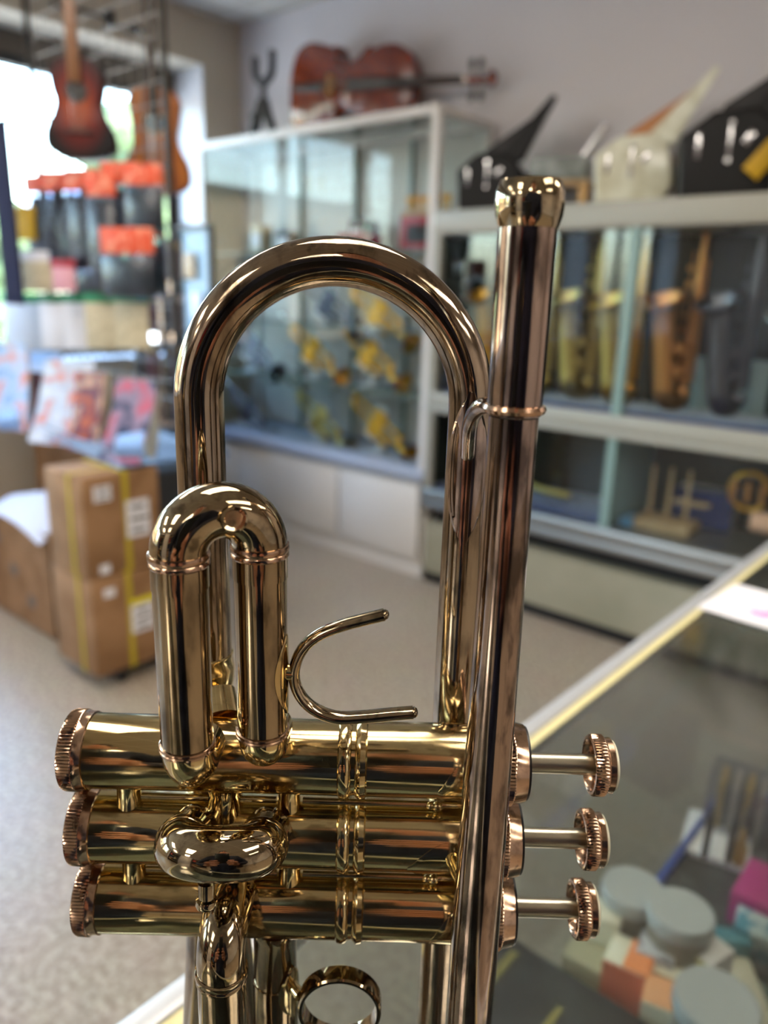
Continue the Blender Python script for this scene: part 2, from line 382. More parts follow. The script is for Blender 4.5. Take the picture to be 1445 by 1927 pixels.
# ------------------------------------------------------------------ tall glass display cabinet
CX0, CX1, CY0, CY1, CZ = -3.75, -2.115, 2.74, 3.15, 2.06
cab = thing('display_cabinet', 'tall white-framed glass display cabinet with trumpets on glass shelves', 'display cabinet', ((CX0+CX1)/2, (CY0+CY1)/2, 0))
def cb(mb, name, m, parent=cab):
    bmesh.ops.translate(mb.bm, vec=-Vector(cab.location), verts=list(mb.bm.verts)); return mb.build(name, m, parent)
cw = CX1-CX0; cm = (CX0+CX1)/2; ym = (CY0+CY1)/2
cb(MB().box((cm, ym+.02, .28), (cw-.02, CY1-CY0-.05, .40)), 'base', M['white'])
cb(MB().box((cm, ym+.01, .04), (cw-.02, CY1-CY0-.03, .08)), 'toe_kick', M['white'])
for i, (a, b) in enumerate(((-3.72, -3.48), (-3.47, -2.67), (-2.655, -2.14))):
    dd = cb(MB().box(((a+b)/2, CY0+.012, .275), (b-a, .02, .37), bevel=.002), 'door', M['white'])
cb(MB().box((cm, ym-.01, .505), (cw+.02, CY1-CY0+.03, .05), bevel=.004), 'ledge', M['ledge'])
fr = MB(); s = .035
for x in (CX0+s/2, CX1-s/2):
    for y in (CY0+s/2, CY1-s/2): fr.box((x, y, (.53+CZ)/2), (s, s, CZ-.53))
for y in (CY0+s/2, CY1-s/2): fr.box((cm, y, CZ-s/2), (cw-2*s, s, s))
for x in (CX0+s/2, CX1-s/2): fr.box((x, ym, CZ-s/2), (s, CY1-CY0-2*s, s))
cb(fr, 'frame', M['whiteframe'])
cb(MB().box((cm, ym, CZ-.012), (cw-.06, CY1-CY0-.06, .008)), 'top_panel', M['glass'])
for a, b in ((CX0+s, -2.93), (-2.925, CX1-s)): cb(MB().box(((a+b)/2, CY0+.012, (.53+CZ)/2), (b-a, .005, CZ-.53-s)), 'glass_door', M['glassdoor'])
cb(MB().box((CX1-.012, ym, (.53+CZ)/2), (.005, CY1-CY0-2*s, CZ-.53-s)), 'side_glass', M['glass'])
cb(MB().box((CX0+.012, ym, (.53+CZ)/2), (.005, CY1-CY0-2*s, CZ-.53-s)), 'side_glass', M['glass'])
cb(MB().box((cm, CY1-.008, (.53+CZ)/2), (cw-2*s, .008, CZ-.53-s)), 'back_panel', mat('pale_grey_back_panel', '#bdbab5', .35))
SHZ = (.86, 1.15, 1.50)
for z in SHZ: cb(MB().box((cm, ym+.01, z-.004), (cw-2*s, CY1-CY0-.08, .008)).box((cm, CY0+.047, z-.004), (cw-2*s, .003, .009), mi=1), 'shelf', [M['shelfglass'], M['glassedge']])
for x in (-3.35, -2.93, -2.56): cb(MB().box((x, CY1-.03, 1.27), (.014, .02, 1.5)), 'shelf_standard', M['glassedge'])

# ---- small trumpets standing tilted on the shelves
def trumpet_small(body, label, loc, rot):
    t = thing('trumpet', label, 'trumpet', loc, rot=rot, group='trumpets in the tall display cabinet'); t.scale = (1.22,)*3
    MB().tube(bez([(-.17, 0, .028), (-.19, 0, .01), (-.175, 0, -.012), (-.10, 0, -.016), (.06, 0, -.014), (.14, 0, -.012), (.19, 0, -.01), (.215, 0, -.008)], 5),
              [.0085]*20+[.009, .0095, .01, .0105, .0115, .013, .015, .018, .022, .028, .034, .04, .046, .052], 20, cap=(True, False)).build('bell', body, t)
    MB().tube(bez([(-.20, -.012, .028), (.1, -.012, .028), (.135, -.012, .02), (.14, -.012, .004), (.125, -.012, -.006), (.02, -.012, -.008)], 5), .0085, 12).build('leadpipe', body, t)
    for i in range(3):
        v = MB().lathe((-.035+i*.025, -.008, -.06), (0, 0, 1), [(0, .0115), (.008, .0115), (.009, .0102), (.1, .0102), (.101, .0115), (.112, .0105)], 16)
        vo = v.build('valve', body, t)
        MB().lathe((-.035+i*.025, -.008, .052), (0, 0, 1), [(0, .003), (.016, .003), (.017, .009), (.022, .009)], 14).build('finger_button', M['silver'], vo)
        MB().lathe((-.035+i*.025, -.008, -.068), (0, 0, 1), [(0, .010), (.003, .0135), (.010, .0135), (.011, .011)], 14).build('bottom_cap', M['satin'], vo)
    MB().tube(bez([(.015, -.012, -.03), (.075, -.012, -.032), (.085, -.012, -.042), (.075, -.012, -.052), (.015, -.012, -.052)], 4), .006, 10).build('third_valve_slide', body, t)
    MB().lathe((-.2, -.012, .028), (-1, 0, 0), [(0, .006), (.03, .006), (.05, .008), (.055, .013), (.075, .014)], 14).build('mouthpiece', M['silver'], t)
    return t
tp = []
spots = [(700, 668, 'gold', 1.055, 'gold trumpet with silver valve caps on the middle shelf, nearest the right post'),
         (592, 660, 'gold', 1.05, 'gold trumpet in the middle of the middle shelf, seen through the big tube bend'),
         (478, 655, 'nickel', 1.04, 'dark trumpet at the left of the middle shelf'),
         (715, 800, 'gold', .70, 'gold trumpet with silver valve caps on the bottom shelf, nearest the right post'),
         (605, 790, 'ygold', .70, 'pale gold trumpet in the middle of the bottom shelf'),
         (470, 775, 'nickel', .70, 'dark trumpet at the left of the bottom shelf'),
         (715, 590, 'gold', 1.27, 'gold trumpet on the upper shelf under the top of the big tube bend'),
         (620, 572, 'nickel', 1.27, 'dark trumpet in the middle of the upper shelf')]
stand_mat = mat('clear_acrylic_stand', '#dfe6ee', .15, spec=.8)
st0 = None
for px, py, mk, zz, lab in spots:
    p = at(px, py, y=2.93)
    t = trumpet_small(M[mk], lab, p, (R(-14), R(26), R(-6)))
    base = {True: .53, False: .86}[p.z < .8]
    base = 1.15 if p.z > 1.16 else base
    h = max(p.z-base-.075, .02)
    sd = tag(MB().box((0, 0, .003), (.10, .10, .006), bevel=.001).tube([(0, 0, .004), (0, 0, h*.6), (.0, .015, h)], [.012, .008, .006], 10).tube([(-.03, .015, h), (.03, .015, h)], .005, 8).build('trumpet_stand', stand_mat, None, (p.x, p.y, base+.001)),
             'clear stand under the '+lab.split(',')[0].replace('with silver valve caps ', '').replace('under the top of the big tube bend', 'at the right'), 'display stand', 'clear trumpet stands')
# ---- other goods on the upper shelves
def boxthing(name, label, cat, c, d, m, rotz=0, group=None, bevel=.002, extra=None):
    """a packed box: body plus optional printed label part"""
    t = thing(name, label, cat, (c[0], c[1], c[2]), rotz, group)
    MB().box((0, 0, d[2]/2), d, bevel=bevel).build('carton', m, t)
    if extra: MB().box((0, -d[1]/2-.0007, d[2]*.5), (d[0]*.7, .0012, d[2]*.5)).build('printed_panel', extra, t)
    return t
boxthing('mute_box', 'dark red box on the upper shelf, just above the big tube bend', 'box', (-2.72, 2.93, 1.5), (.20, .12, .085), M['red'], 0, None, .006, M['print'])
boxthing('mute_box', 'small crimson box on the upper glass shelf, left of the dark red box', 'box', (-2.93, 2.93, 1.5), (.09, .1, .06), M['red'], .2, None, .006, M['paper'])
boxthing('reed_box_stack', 'red and black carton at the right end of the upper glass shelf', 'box', (-2.30, 2.95, 1.50), (.26, .12, .15), M['red'], 0, None, .003, M['print'])
t = thing('mouthpiece_rack', 'wooden rack of brass mouthpieces on the red and black carton', 'rack', (-2.30, 2.95, 1.652))
MB().box((0, 0, .012), (.27, .10, .024), bevel=.002).build('rail', M['wood'], t)
for i in range(9):
    MB().lathe((-.115+i*.029, -.02, .024), (0, 0, 1), [(0, .004), (.04, .006), (.045, .011), (.062, .0125)], 12).build('mouthpiece', M['gold'], t)
for i, (px, py, l) in enumerate(((581, 318, .09), (606, 318, .07))):
    p = at(px, py, y=2.92)
    o = thing('cleaning_brush', 'pale hanging swab in the tall cabinet, %s of two' % ('left' if i == 0 else 'right'), 'brush', (p.x, p.y, p.z-.09), 0, 'hanging swabs')
    MB().tube([(0, 0, .25), (0, 0, .06)], .002, 6).build('cord', M['print'], o)
    MB().lathe((0, 0, -.02), (0, 0, 1), [(0, .004), (.01, .011), (.03+l*.5, .011), (.05+l*.5, .005)], 12).build('head', M['cream'], o)
for i, (px, m_, w, h) in enumerate(((470, 'cream', .1, .16), (520, 'darkgrey', .12, .12), (660, 'black', .1, .16), (560, 'green', .07, .07))):
    p = at(px, 420, y=2.95)
    boxthing('accessory_box', ['cream accessory box at the left of the upper glass shelf', 'dark grey accessory box next to the cream one', 'black accessory box behind the crimson box', 'small green accessory box left of the black one'][i], 'box', (p.x, 3.03, 1.5), (w, .08, h), M[m_], 0, None, .003, M['paper'])

# ------------------------------------------------------------------ low wide cabinet of saxophones
LX0, LX1, LY0, LY1 = -2.10, 1.15, 2.72, 3.15
lc = thing('saxophone_cabinet', 'long grey-framed glass cabinet of standing saxophones', 'display cabinet', ((LX0+LX1)/2, (LY0+LY1)/2, 0))
def lb(mb, name, m):
    bmesh.ops.translate(mb.bm, vec=-Vector(lc.location), verts=list(mb.bm.verts)); return mb.build(name, m, lc)
lw = LX1-LX0; lm = (LX0+LX1)/2; lym = (LY0+LY1)/2; ld = LY1-LY0
lb(MB().box((lm, lym, 1.60), (lw, ld, .09), bevel=.003), 'top', M['greyframe'])
lb(MB().box((lm, lym, .865), (lw, ld, .06), bevel=.003).box((lm, LY0-.002, .822), (lw, .012, .024), bevel=.004), 'middle_shelf', M['greyframe'])
lb(MB().box((lm, lym+.02, .42), (lw, ld-.04, .07)).box((lm, LY0+.0, .432), (lw, .03, .055), bevel=.012).box((lm, LY0+.004, .385), (lw, .03, .035), bevel=.008), 'bottom_shelf', M['alu'])
lb(MB().box((lm, lym+.04, .335), (lw-.02, ld-.1, .09)), 'recess', M['black'])
lb(MB().box((lm, lym+.01, .17), (lw-.01, ld-.03, .24)), 'plinth', mat('beige_plinth_panel', '#a39d88', .6, noise=(3, '#8f8d78', .35, .65)))
lb(MB().box((lm, lym+.015, .025), (lw-.01, ld-.03, .048)), 'kick_strip', M['black'])
lb(MB().box((lm, LY1-.01, .98), (lw-.02, .01, 1.2)), 'back_panel', M['darkback'])
for x in (LX0+.018, -1.215, -.3, .42, LX1-.018): lb(MB().box((x, LY0+.018, 1.225), (.036, .03, .66)).box((x, LY0+.018, .635), (.036, .03, .36)), 'post', M['glassedge'] if x == -1.215 else M['greyframe'])
lb(MB().box((-1.215, lym, .64), (.012, ld-.05, .36)), 'divider', M['glassedge'])
lb(MB().box((LX0+.008, lym, 1.22), (.008, ld-.04, .66)).box((LX0+.008, lym, .635), (.008, ld-.04, .36)), 'side_panel', M['darkback'])
for a, b in ((LX0+.036, -1.235), (-1.195, -.32), (-.28, .40)):
    lb(MB().box(((a+b)/2, LY0+.02, 1.225), (b-a, .005, .65)), 'glass_door', M['glass']); lb(MB().box(((a+b)/2, LY0+.02, .635), (b-a, .005, .35)), 'glass_door', M['glass'])
lb(MB().box((lm, lym+.01, .90), (lw-.1, ld-.06, .014), bevel=.004), 'velvet_lining', M['velvet'])
lb(MB().box((-1.66, lym+.01, .462), (.84, ld-.06, .014), bevel=.004), 'velvet_lining', M['velvet'])

def make_sax(m, m2, label, loc, rz, sc=1.0):
    t = thing('saxophone', label, 'saxophone', loc, rz, 'saxophones in the low cabinet'); t.scale = (sc,)*3
    MB().tube([(.035, .05, .60), (.03, .05, .35), (.025, .05, .09)], [.013, .02, .029], 18).build('body_tube', m, t)
    MB().tube(arc((.02, .0, .075), (0.1, 1, 0), (0, 0, -1), .052, 0, 180, 10), [.030, .031, .032, .033, .034, .035, .036, .037, .038, .039, .040], 18).build('bow', m, t)
    MB().tube(bez([(.015, -.052, .07), (.0, -.056, .20), (-.01, -.062, .32), (-.012, -.072, .375), (-.014, -.085, .405)], 4),
              [.040, .0405, .041, .042, .043, .044, .045, .046, .047, .048, .050, .052, .055, .060, .066, .073, .080], 24, cap=(True, False)).build('bell', m2, t)
    MB().tube(arc((-.014, -.086, .406), (1, 0, 0), (0, .9, .35), .08, 0, 345, 23), .0035, 6, closed=True).build('bell_rim', m, t)
    MB().tube(bez([(.035, .05, .60), (.037, .045, .635), (.03, .01, .66), (.02, -.05, .655)], 5), [.011]*8+[.009]*8, 12).build('neck', m, t)
    MB().tube([(.02, -.05, .655), (.012, -.10, .64)], [.012, .009], 10).build('mouthpiece', M['black'], t)
    for i in range(8):
        z = .13+i*.055; MB().lathe((.025+.01*math.sin(i), .02-.012*(i % 2), z), (-.25, -1, .05), [(0, .006), (.012, .006), (.013, .019-.001*i), (.018, .019-.001*i), (.02, .012-.001*i)], 14).build('key_cup', m, t)
    MB().tube([(-.012, .045, .1), (-.006, .05, .58)], .003, 6).tube([(.062, .045, .1), (.058, .05, .55)], .003, 6).build('key_rods', m, t)
    for z in (.15, .23): MB().lathe((.048, -.05, z), (1, -.5, 0), [(0, .004), (.014, .004), (.015, .02), (.02, .02)], 14).build('key_cup', m, t)
    return t
SX = [(-1.93, 'gold', 'gold', 'gold saxophone leftmost in the low cabinet, beside the bend of the big tube', 1.0),
      (-1.72, 'ygold', 'ygold', 'pale gold saxophone hidden mostly behind the mouthpiece receiver', 1.0),
      (-1.52, 'ygold', 'ygold', 'pale gold saxophone with wide bell just right of the mouthpiece receiver', 1.0),
      (-1.34, 'gold', 'ygold', 'gold saxophone directly left of the pale post', .98),
      (-1.12, 'copper', 'copper', 'copper-coloured saxophone right of the pale post', 1.0),
      (-.92, 'nickel', 'nickel', 'dark nickel saxophone right of the copper-coloured one', 1.0),
      (-.70, 'silver', 'silver', 'silver saxophone at the right edge of the picture', .92)]
for x, a, b, lab, sc in SX: make_sax(M[a], M[b], lab, (x, 2.98, .912), R(-18), sc)
# things behind the upper doors: pale reflective cards between the horns
for x, lab in ((-1.0, 'pale upright card behind the copper-coloured saxophone'), (-.82, 'pale upright card behind the dark nickel saxophone')):
    o = tag(MB().box((0, 0, .1), (.1, .006, .2), bevel=.001).build('price_card', mat('pale_blue_card', '#a9bdbf', .5), None, (x-.03, 3.10, 1.29)), lab, 'card'); o.location.z = .907
# lower bay contents
t = thing('clarinet_set', 'low gold brass instrument lying on blue velvet in the lower left bay', 'instrument', (-1.72, 2.93, .47))
MB().tube(bez([(-.3, 0, .05), (-.1, .02, .06), (.12, 0, .035), (.25, 0, .03)], 6), [.01]*10+[.013]*9, 12).build('tube', M['ygold'], t)
for i in range(6): MB().lathe((-.28+i*.06, -.02, .055), (0, -1, .6), [(0, .004), (.012, .004), (.013, .017), (.018, .016)], 12).build('key_cup', M['gold'], t)
t = thing('peg_stand', 'pale wooden stand with three upright dowels in the lower bay', 'stand', (-1.04, 2.90, .455))
MB().box((0, 0, .02), (.22, .14, .04), bevel=.004).build('base', M['wood'], t)
for x in (-.07, 0, .07): MB().lathe((x, 0, .04), (0, 0, 1), [(0, .008), (.2, .007), (.205, .004)], 12).build('dowel', M['wood'], t)
MB().box((.08, .03, .115), (.13, .05, .012), bevel=.003).build('tray', M['wood'], t)
t = thing('cork_roll', 'peach-coloured cylinder at the right edge in the lower bay', 'cylinder', tuple(at(1436, 985, y=2.86)), 0)
MB().lathe((-.04, 0, 0), (1, .1, 0), [(0, .034), (.003, .037), (.19, .037), (.193, .034)], 24).build('roll', mat('peach_cork', '#dba98c', .6), t)
MB().lathe((-.043, 0, 0), (1, .1, 0), [(0, .012), (.004, .012)], 16).build('core', M['print'], t)
t = thing('horn', 'brass horn with round gold valves above the peach-coloured cylinder', 'instrument', tuple(at(1410, 925, y=3.0)))
MB().tube(arc((0, 0, 0), (1, 0, 0), (0, 0, 1), .07, 0, 330, 20), .009, 10, closed=False).build('coil', M['gold'], t)
for q in range(3): MB().lathe((-.05+q*.05, -.02, -.01), (0, 0, 1), [(-.03, .012), (.04, .012), (.042, .006), (.055, .006)], 12).build('valve', M['copper'], t)
boxthing('accessory_box', 'dark blue cloth-covered box in the lower bay behind the dowel stand', 'box', (-.95, 3.06, .456), (.22, .1, .15), M['velvet'], 0)
boxthing('accessory_box', 'light blue box at the left foot of the dowel stand', 'box', (-1.165, 2.86, .456), (.05, .1, .035), mat('light_blue_card', '#4a86b5', .5), 0)

# ------------------------------------------------------------------ on top of the cabinets
def instr_case(loc, shell, inner, label, rz, sc=1.0, tagged=False, flip=1, strap=None):
    t = thing('instrument_case', label, 'instrument case', loc, rz); t.scale = (sc,)*3
    # tapered shell seen end-on
    out = [(-.13, .0), (.12, .0), (.15, .08), (.12, .20), (.05, .245), (-.06, .235), (-.145, .17)]
    MB().prism(out, (0, -.12, 0), (1, 0, 0), (0, 0, 1), (0, .24, 0), bevel=.014).build('shell', shell, t)
    lid = MB().prism([(.06, .19), (.14, .21), (.245, .42), (.262, .455), (.242, .46), (.05, .25)], (0, -.11, 0), (1, 0, 0), (0, 0, 1), (0, .05, 0), bevel=.006).build('raised_flap', shell, t)
    MB().prism([(-.04, .237), (.07, .25), (.20, .40), (.185, .402), (-.03, .262)], (0, -.055, 0), (1, 0, 0), (0, 0, 1), (0, .12, 0), bevel=.003).build('lining', inner, t)
    for z in (.20, .10):
        MB().lathe((-.01, -.121, z), (0, -1, 0), [(0, .010), (.006, .010), (.010, .007)], 16).build('latch', M['chrome'], t)
    MB().box((-.01, -.123, .15), (.009, .006, .10), bevel=.002).build('latch_bar', M['chrome'], t)
    MB().box((-.095, -.122, .14), (.012, .008, .07), bevel=.002).build('hinge', M['chrome'], t)
    MB().tube(bez([(.12, -.08, .17), (.185, -.1, .12), (.195, -.1, .06), (.15, -.09, .02)], 6), .012, 10).build('carry_strap', strap or shell, t)
    MB().box((.04, -.125, .16), (.02, .006, .04), rot=RY(35), bevel=.003).build('fitting', M['chrome'], t)
    if tagged: MB().box((.085, -.135, .10), (.055, .003, .1), rot=RY(38), bevel=.001).build('yellow_tag', M['yellow'], t)
    return t
ZT = 1.645
instr_case((at(925, 380, y=2.92).x, 2.92, ZT), M['blackgloss'], M['black'], 'black glossy hard case with a raised pointed flap, next to the tall cabinet', R(25), .93)
instr_case((at(1185, 375, y=2.92).x, 2.92, ZT), M['pearl'], M['tan'], 'pearl white hard case with tan lining and a raised pointed flap', R(25), .95, strap=mat('grey_pink_strap', '#a08f84', .6))
instr_case((at(1345, 375, y=2.92).x+.02, 2.92, ZT), M['blackgloss'], M['black'], 'large black glossy hard case carrying a yellow tag', R(25), 1.12, True)
instr_case((at(1540, 375, y=2.92).x, 2.92, ZT), M['blackgloss'], M['black'], 'black hard case cut off by the right edge of the picture', R(25), 1.1)
p = at(1055, 378, y=2.95)
t = thing('music_box', 'small grey box on a wooden base between the black and the pearl white cases', 'box', (p.x, 2.95, ZT), R(20))
for sx in (-.09, .09): MB().box((sx, 0, .045), (.03, .12, .09), bevel=.003).build('foot', M['maple'], t)
MB().box((0, 0, .1), (.23, .13, .02), bevel=.003).build('board', M['wood'], t)
MB().box((-.01, 0, .155), (.22, .13, .085), bevel=.012).build('body', mat('grey_shell', '#8b908c', .4, noise=(20, '#6c726e', .4, .6)), t)
MB().tube([(.06, 0, .18), (.15, 0, .31)], [.016, .02], 12).build('arm', M['chrome'], t)

# instrument stand on the tall cabinet
p = at(492, 240, y=2.95)
t = thing('instrument_stand', 'black folding instrument stand with a two-pronged yoke on the tall cabinet', 'stand', (p.x, 2.95, CZ), R(10))
MB().box((-.02, 0, .014), (.34, .10, .022), bevel=.005).build('foot_plate', M['black'], t)
MB().tube([(-.06, 0, .025), (-.03, 0, .12), (.01, 0, .21)], [.030, .027, .03], 12).build('leg', M['black'], t)
MB().tube([(.09, 0, .025), (.05, 0, .12), (.015, 0, .21)], [.030, .025, .03], 12).build('leg', M['black'], t)
MB().box((-.03, 0, .15), (.075, .03, .03), rot=RY(-30), bevel=.004).build('clamp', M['black'], t)
MB().tube([(.01, 0, .2), (.02, 0, .31)], .017, 12).build('post', M['black'], t)
MB().tube(bez([(-.035, 0, .42), (-.035, 0, .34), (-.01, 0, .305), (.025, 0, .30), (.055, 0, .315), (.075, 0, .35), (.08, 0, .44)], 5), .020, 12).build('yoke', M['darkgrey'], t)

# outlines for fretted and bowed bodies, length 1 along a
def bout_outline(cw=.19, lo=.30, up=.235, n=48, cbout=False):
    ctrl = [(0, 0), (.02, lo*.55), (.10, lo*.93), (.20, lo), (.32, lo*.92), (.45, cw*1.12), (.56, cw), (.68, cw*1.12), (.80, up*.98), (.88, up), (.95, up*.8), (.99, up*.42), (1, 0)]
    if cbout: ctrl = [(0, 0), (.015, lo*.5), (.07, lo*.88), (.17, lo), (.29, lo*.93), (.36, lo*.86), (.385, lo*.90), (.40, cw*1.22), (.47, cw), (.55, cw*1.05), (.62, cw*1.28), (.645, up*1.0), (.67, up*.93), (.76, up), (.87, up*.97), (.95, up*.75), (.99, up*.4), (1, 0)]
    pts = [(q.x, q.y) for q in bez([(a, b, 0) for a, b in ctrl], 4)]
    return pts+[(a, -b) for a, b in reversed(pts[1:-1])]
def body_mesh(outline, L, depth, arch=0.0):
    """body lying with length on +Z, face towards -Y"""
    mb = MB(); sc = [(.0, .94), (.006, .99), (.012, 1.0), (depth-.012, 1.0), (depth-.006, .99), (depth, .94)]
    rs = []
    cx = .45*L
    levels = [(-arch, .55), (-arch*.45, .8)]+sc+[(depth+arch*.45, .8), (depth+arch, .55)] if arch else sc
    for y, k in levels: rs.append([Vector((b*L*k, y-depth/2, cx+(a*L-cx)*k)) for a, b in outline])
    mb.rings(rs); return mb
# cello lying on its edge
co = Vector((-3.235, 2.98, 2.285)); CLn = .735
c = thing('cello', 'red-brown cello lying on its side on top of the tall cabinet', 'cello', co, rot=(R(-8), R(93.5), 0))
ol = bout_outline(.155, .285, .235, cbout=True)
body_mesh(ol, CLn, .10, .022).build('body', M['cello'], c)
def cy(v): return v
MB().prism([(-.030, 0), (.030, 0), (.022, .005), (-.022, .005)], (0, -.079, .30), (1, 0, 0), (0, 1, 0), (0, 0, .005)).box((0, -.082, .30), (.085, .012, .006)).box((0, -.10, .30), (.09, .05, .008), bevel=.003).build('bridge', M['maple'], c)
MB().tube([(0, -.095, .40), (0, -.088, .66), (0, -.065, 1.0)], [.032, .026, .018], 12, flat=(1, .35, Vector((1, 0, 0)))).build('fingerboard', M['rosewood'], c)
MB().tube([(0, -.03, .70), (0, -.045, .85), (0, -.05, 1.0)], [.022, .017, .015], 12).build('neck', M['cello'], c)
MB().tube([(0, -.085, .05), (0, -.095, .24)], [.012, .024], 10, flat=(1, .35, Vector((1, 0, 0)))).build('tailpiece', M['black'], c)
MB().tube(bez([(0, -.05, 1.0), (0, -.04, 1.06), (0, -.03, 1.12), (0, -.045, 1.145), (0, -.065, 1.135)], 5), [.016]*11+[.013, .013, .014, .016, .018, .019, .019, .019, .018, .017], 12).build('scroll', M['cello'], c)
MB().ball((0, -.055, 1.14), .026, scale=(1.3, 1, 1)).build('scroll_eye', M['cello'], c)
for z, sx in ((1.03, 1), (1.075, 1), (1.045, -1), (1.09, -1)):
    MB().tube([(0, -.045, z), (sx*-.055, -.045, z)], .005, 8).ball((sx*-.068, -.045, z), .016, scale=(1.2, .6, 1)).build('peg', M['black'], c)
st = MB()
for i in range(4): st.tube([(-.012+i*.008, -.10, .22), (-.012+i*.008, -.125, .30), (-.009+i*.006, -.062, 1.02)], .0012, 5)
st.build('strings', M['silver'], c)
for sx in (-1, 1): MB().tube(bez([(sx*.045, -.071, .37), (sx*.075, -.069, .34), (sx*.075, -.069, .29), (sx*.10, -.066, .26)], 4), .0035, 6).build('sound_hole', M['black'], c)

# ------------------------------------------------------------------ gridwall and hanging guitars
GY = 1.90
gx0, gx1, gz0, gz1 = -3.86, -2.80, .78, 2.60
g = thing('gridwall_panel', 'black wire grid panel standing out from the window wall', 'grid panel', ((gx0+gx1)/2, GY, 0))
off = Vector(g.location)
gr = MB(); n = int((gx1-gx0)/.0762)
for i in range(n+1): x = gx1-i*.0762; gr.tube([Vector((x, GY, gz0))-off, Vector((x, GY, gz1))-off], .0040, 6)
z = gz1
while z > gz0: gr.tube([Vector((gx1-n*.0762, GY-.005, z))-off, Vector((gx1, GY-.005, z))-off], .0028, 6); z -= .0762
wire = mat('dark_wire', '#38342f', .4, .6); gwire = mat('grey_wire', '#857d74', .5, .2)
gr.build('wire_grid', gwire, g)
MB().tube([Vector((gx1+.012, GY, 0))-off, Vector((gx1+.012, GY, gz1+.12))-off], .014, 10).build('edge_post', wire, g)
MB().tube([Vector((gx0+.01, GY, 0))-off, Vector((gx0+.01, GY, gz1+.12))-off], .014, 10).build('edge_post', wire, g)
for x in (gx1, gx0+.02): MB().box(Vector((x, GY, .012))-off, (.05, .5, .024), bevel=.004).build('foot', wire, g)

def guitar(loc, rz, L, wf, necklen, label, face, side, hole, cutaway=False, sun=None):
    t = thing('guitar', label, 'guitar', loc, rz)
    ol = bout_outline(wf*.64, wf, wf*.78)
    body_mesh(ol, L, .085).build('body', side, t)
    fmb = MB(); fmb.prism([(b*L*.965, L*.5+(a*L-L*.5)*.975) for a, b in ol], (0, -.0435, 0), (1, 0, 0), (0, 0, 1), (0, -.002, 0)); fmb.build('top', face, t)
    MB().lathe((0, -.0457, L*.66), (0, -1, 0), [(0, L*.115), (.0008, L*.115)], 28).build('rosette', hole, t)
    MB().lathe((0, -.0465, L*.66), (0, -1, 0), [(0, L*.095), (.0005, L*.095)], 28).build('sound_hole', M['black'], t)
    MB().box((0, -.05, L*.27), (L*.30, .01, L*.035), bevel=.002).build('bridge', M['rosewood'], t)
    MB().box((0, -.055, L*.74+(necklen+L*.26)/2), (.044, .022, necklen+L*.26), bevel=.003).build('neck', M['neck'] if sun else M['rosewood'], t)
    hs = MB().prism([(-.022, 0), (.022, 0), (.034, .05), (.032, .15), (-.032, .15), (-.034, .05)], (0, -.062, L+necklen), (1, 0, 0), (0, 0, 1), (0, .016, 0), bevel=.002).build('headstock', M['rosewood'] if sun else M['cello'], t)
    for k_ in range(3):
        for s_ in (-1, 1): MB().lathe((s_*.034, -.054, L+necklen+.04+.04*k_), (s_, 0, 0), [(0, .003), (.01, .003), (.012, .007), (.02, .007)], 8).build('tuning_peg', M['silver'], hs)
    s_ = MB()
    for k_ in range(6): s_.tube([(-.02+.008*k_, -.058, L*.27), (-.017+.0068*k_, -.069, L+necklen)], .0006, 4)
    s_.build('strings', M['silver'], t)
    return t
def sunburst():
    m = bpy.data.materials.new('sunburst_lacquer'); m.use_nodes = True; t = m.node_tree; b = t.nodes['Principled BSDF']; L = t.links.new
    b.inputs['Roughness'].default_value = .4; b.inputs['Coat Weight'].default_value = .05; b.inputs['Specular IOR Level'].default_value = .25
    tc = t.nodes.new('ShaderNodeTexCoord'); mp = t.nodes.new('ShaderNodeMapping'); mp.inputs['Location'].default_value = (0, 0, -.88); mp.inputs['Scale'].default_value = (7, 0, 4.6)
    ln = t.nodes.new('ShaderNodeVectorMath'); ln.operation = 'LENGTH'; rp = t.nodes.new('ShaderNodeValToRGB'); e = rp.color_ramp.elements
    e[0].position = .15; e[0].color = hexc('#9a400c'); e[1].position = .85; e[1].color = hexc('#0c0709'); q = e.new(.5); q.color = hexc('#5c120b')
    L(tc.outputs['Object'], mp.inputs[0]); L(mp.outputs[0], ln.inputs[0]); L(ln.outputs['Value'], rp.inputs[0]); L(rp.outputs[0], b.inputs['Base Color']); return m
def hangz(p): return p
p = at(158, 304, y=1.66)
guitar((p.x, 1.66, p.z), R(48), .355, .36, .34, 'small sunburst acoustic guitar hanging by its neck in front of the window', sunburst(), M['blackgloss'], M['rosewood'], sun=True)
p = at(300, 368, y=2.10)
guitar((p.x, 2.10, p.z), R(48), .43, .325, .32, 'orange classical guitar hanging behind the grid post beside the white window reveal', M['orangetop'], mat('orange_brown_side', '#8a4208', .3), M['maple'])
for (px, py, yy, lab) in ((133, 14, 1.72, 'black padded guitar hanger holding the sunburst guitar'), (262, 60, 2.06, 'black padded guitar hanger holding the orange guitar')):
    p = at(px, py, y=yy); t = thing('guitar_hanger', lab, 'hanger', (p.x, yy, p.z))
    MB().box((0, GY-yy-.02*(1 if yy < GY else -1), 0), (.06, .012, .06), bevel=.002).build('bracket', M['black'], t)
    MB().tube([(0, GY-yy, 0), (0, 0, 0)], .008, 8).build('arm', M['black'], t)
    MB().tube(bez([(-.035, -.06, .01), (-.034, -.01, 0), (0, .0, 0), (.034, -.01, 0), (.035, -.06, .01)], 4), .009, 8).build('yoke', M['black'], t)

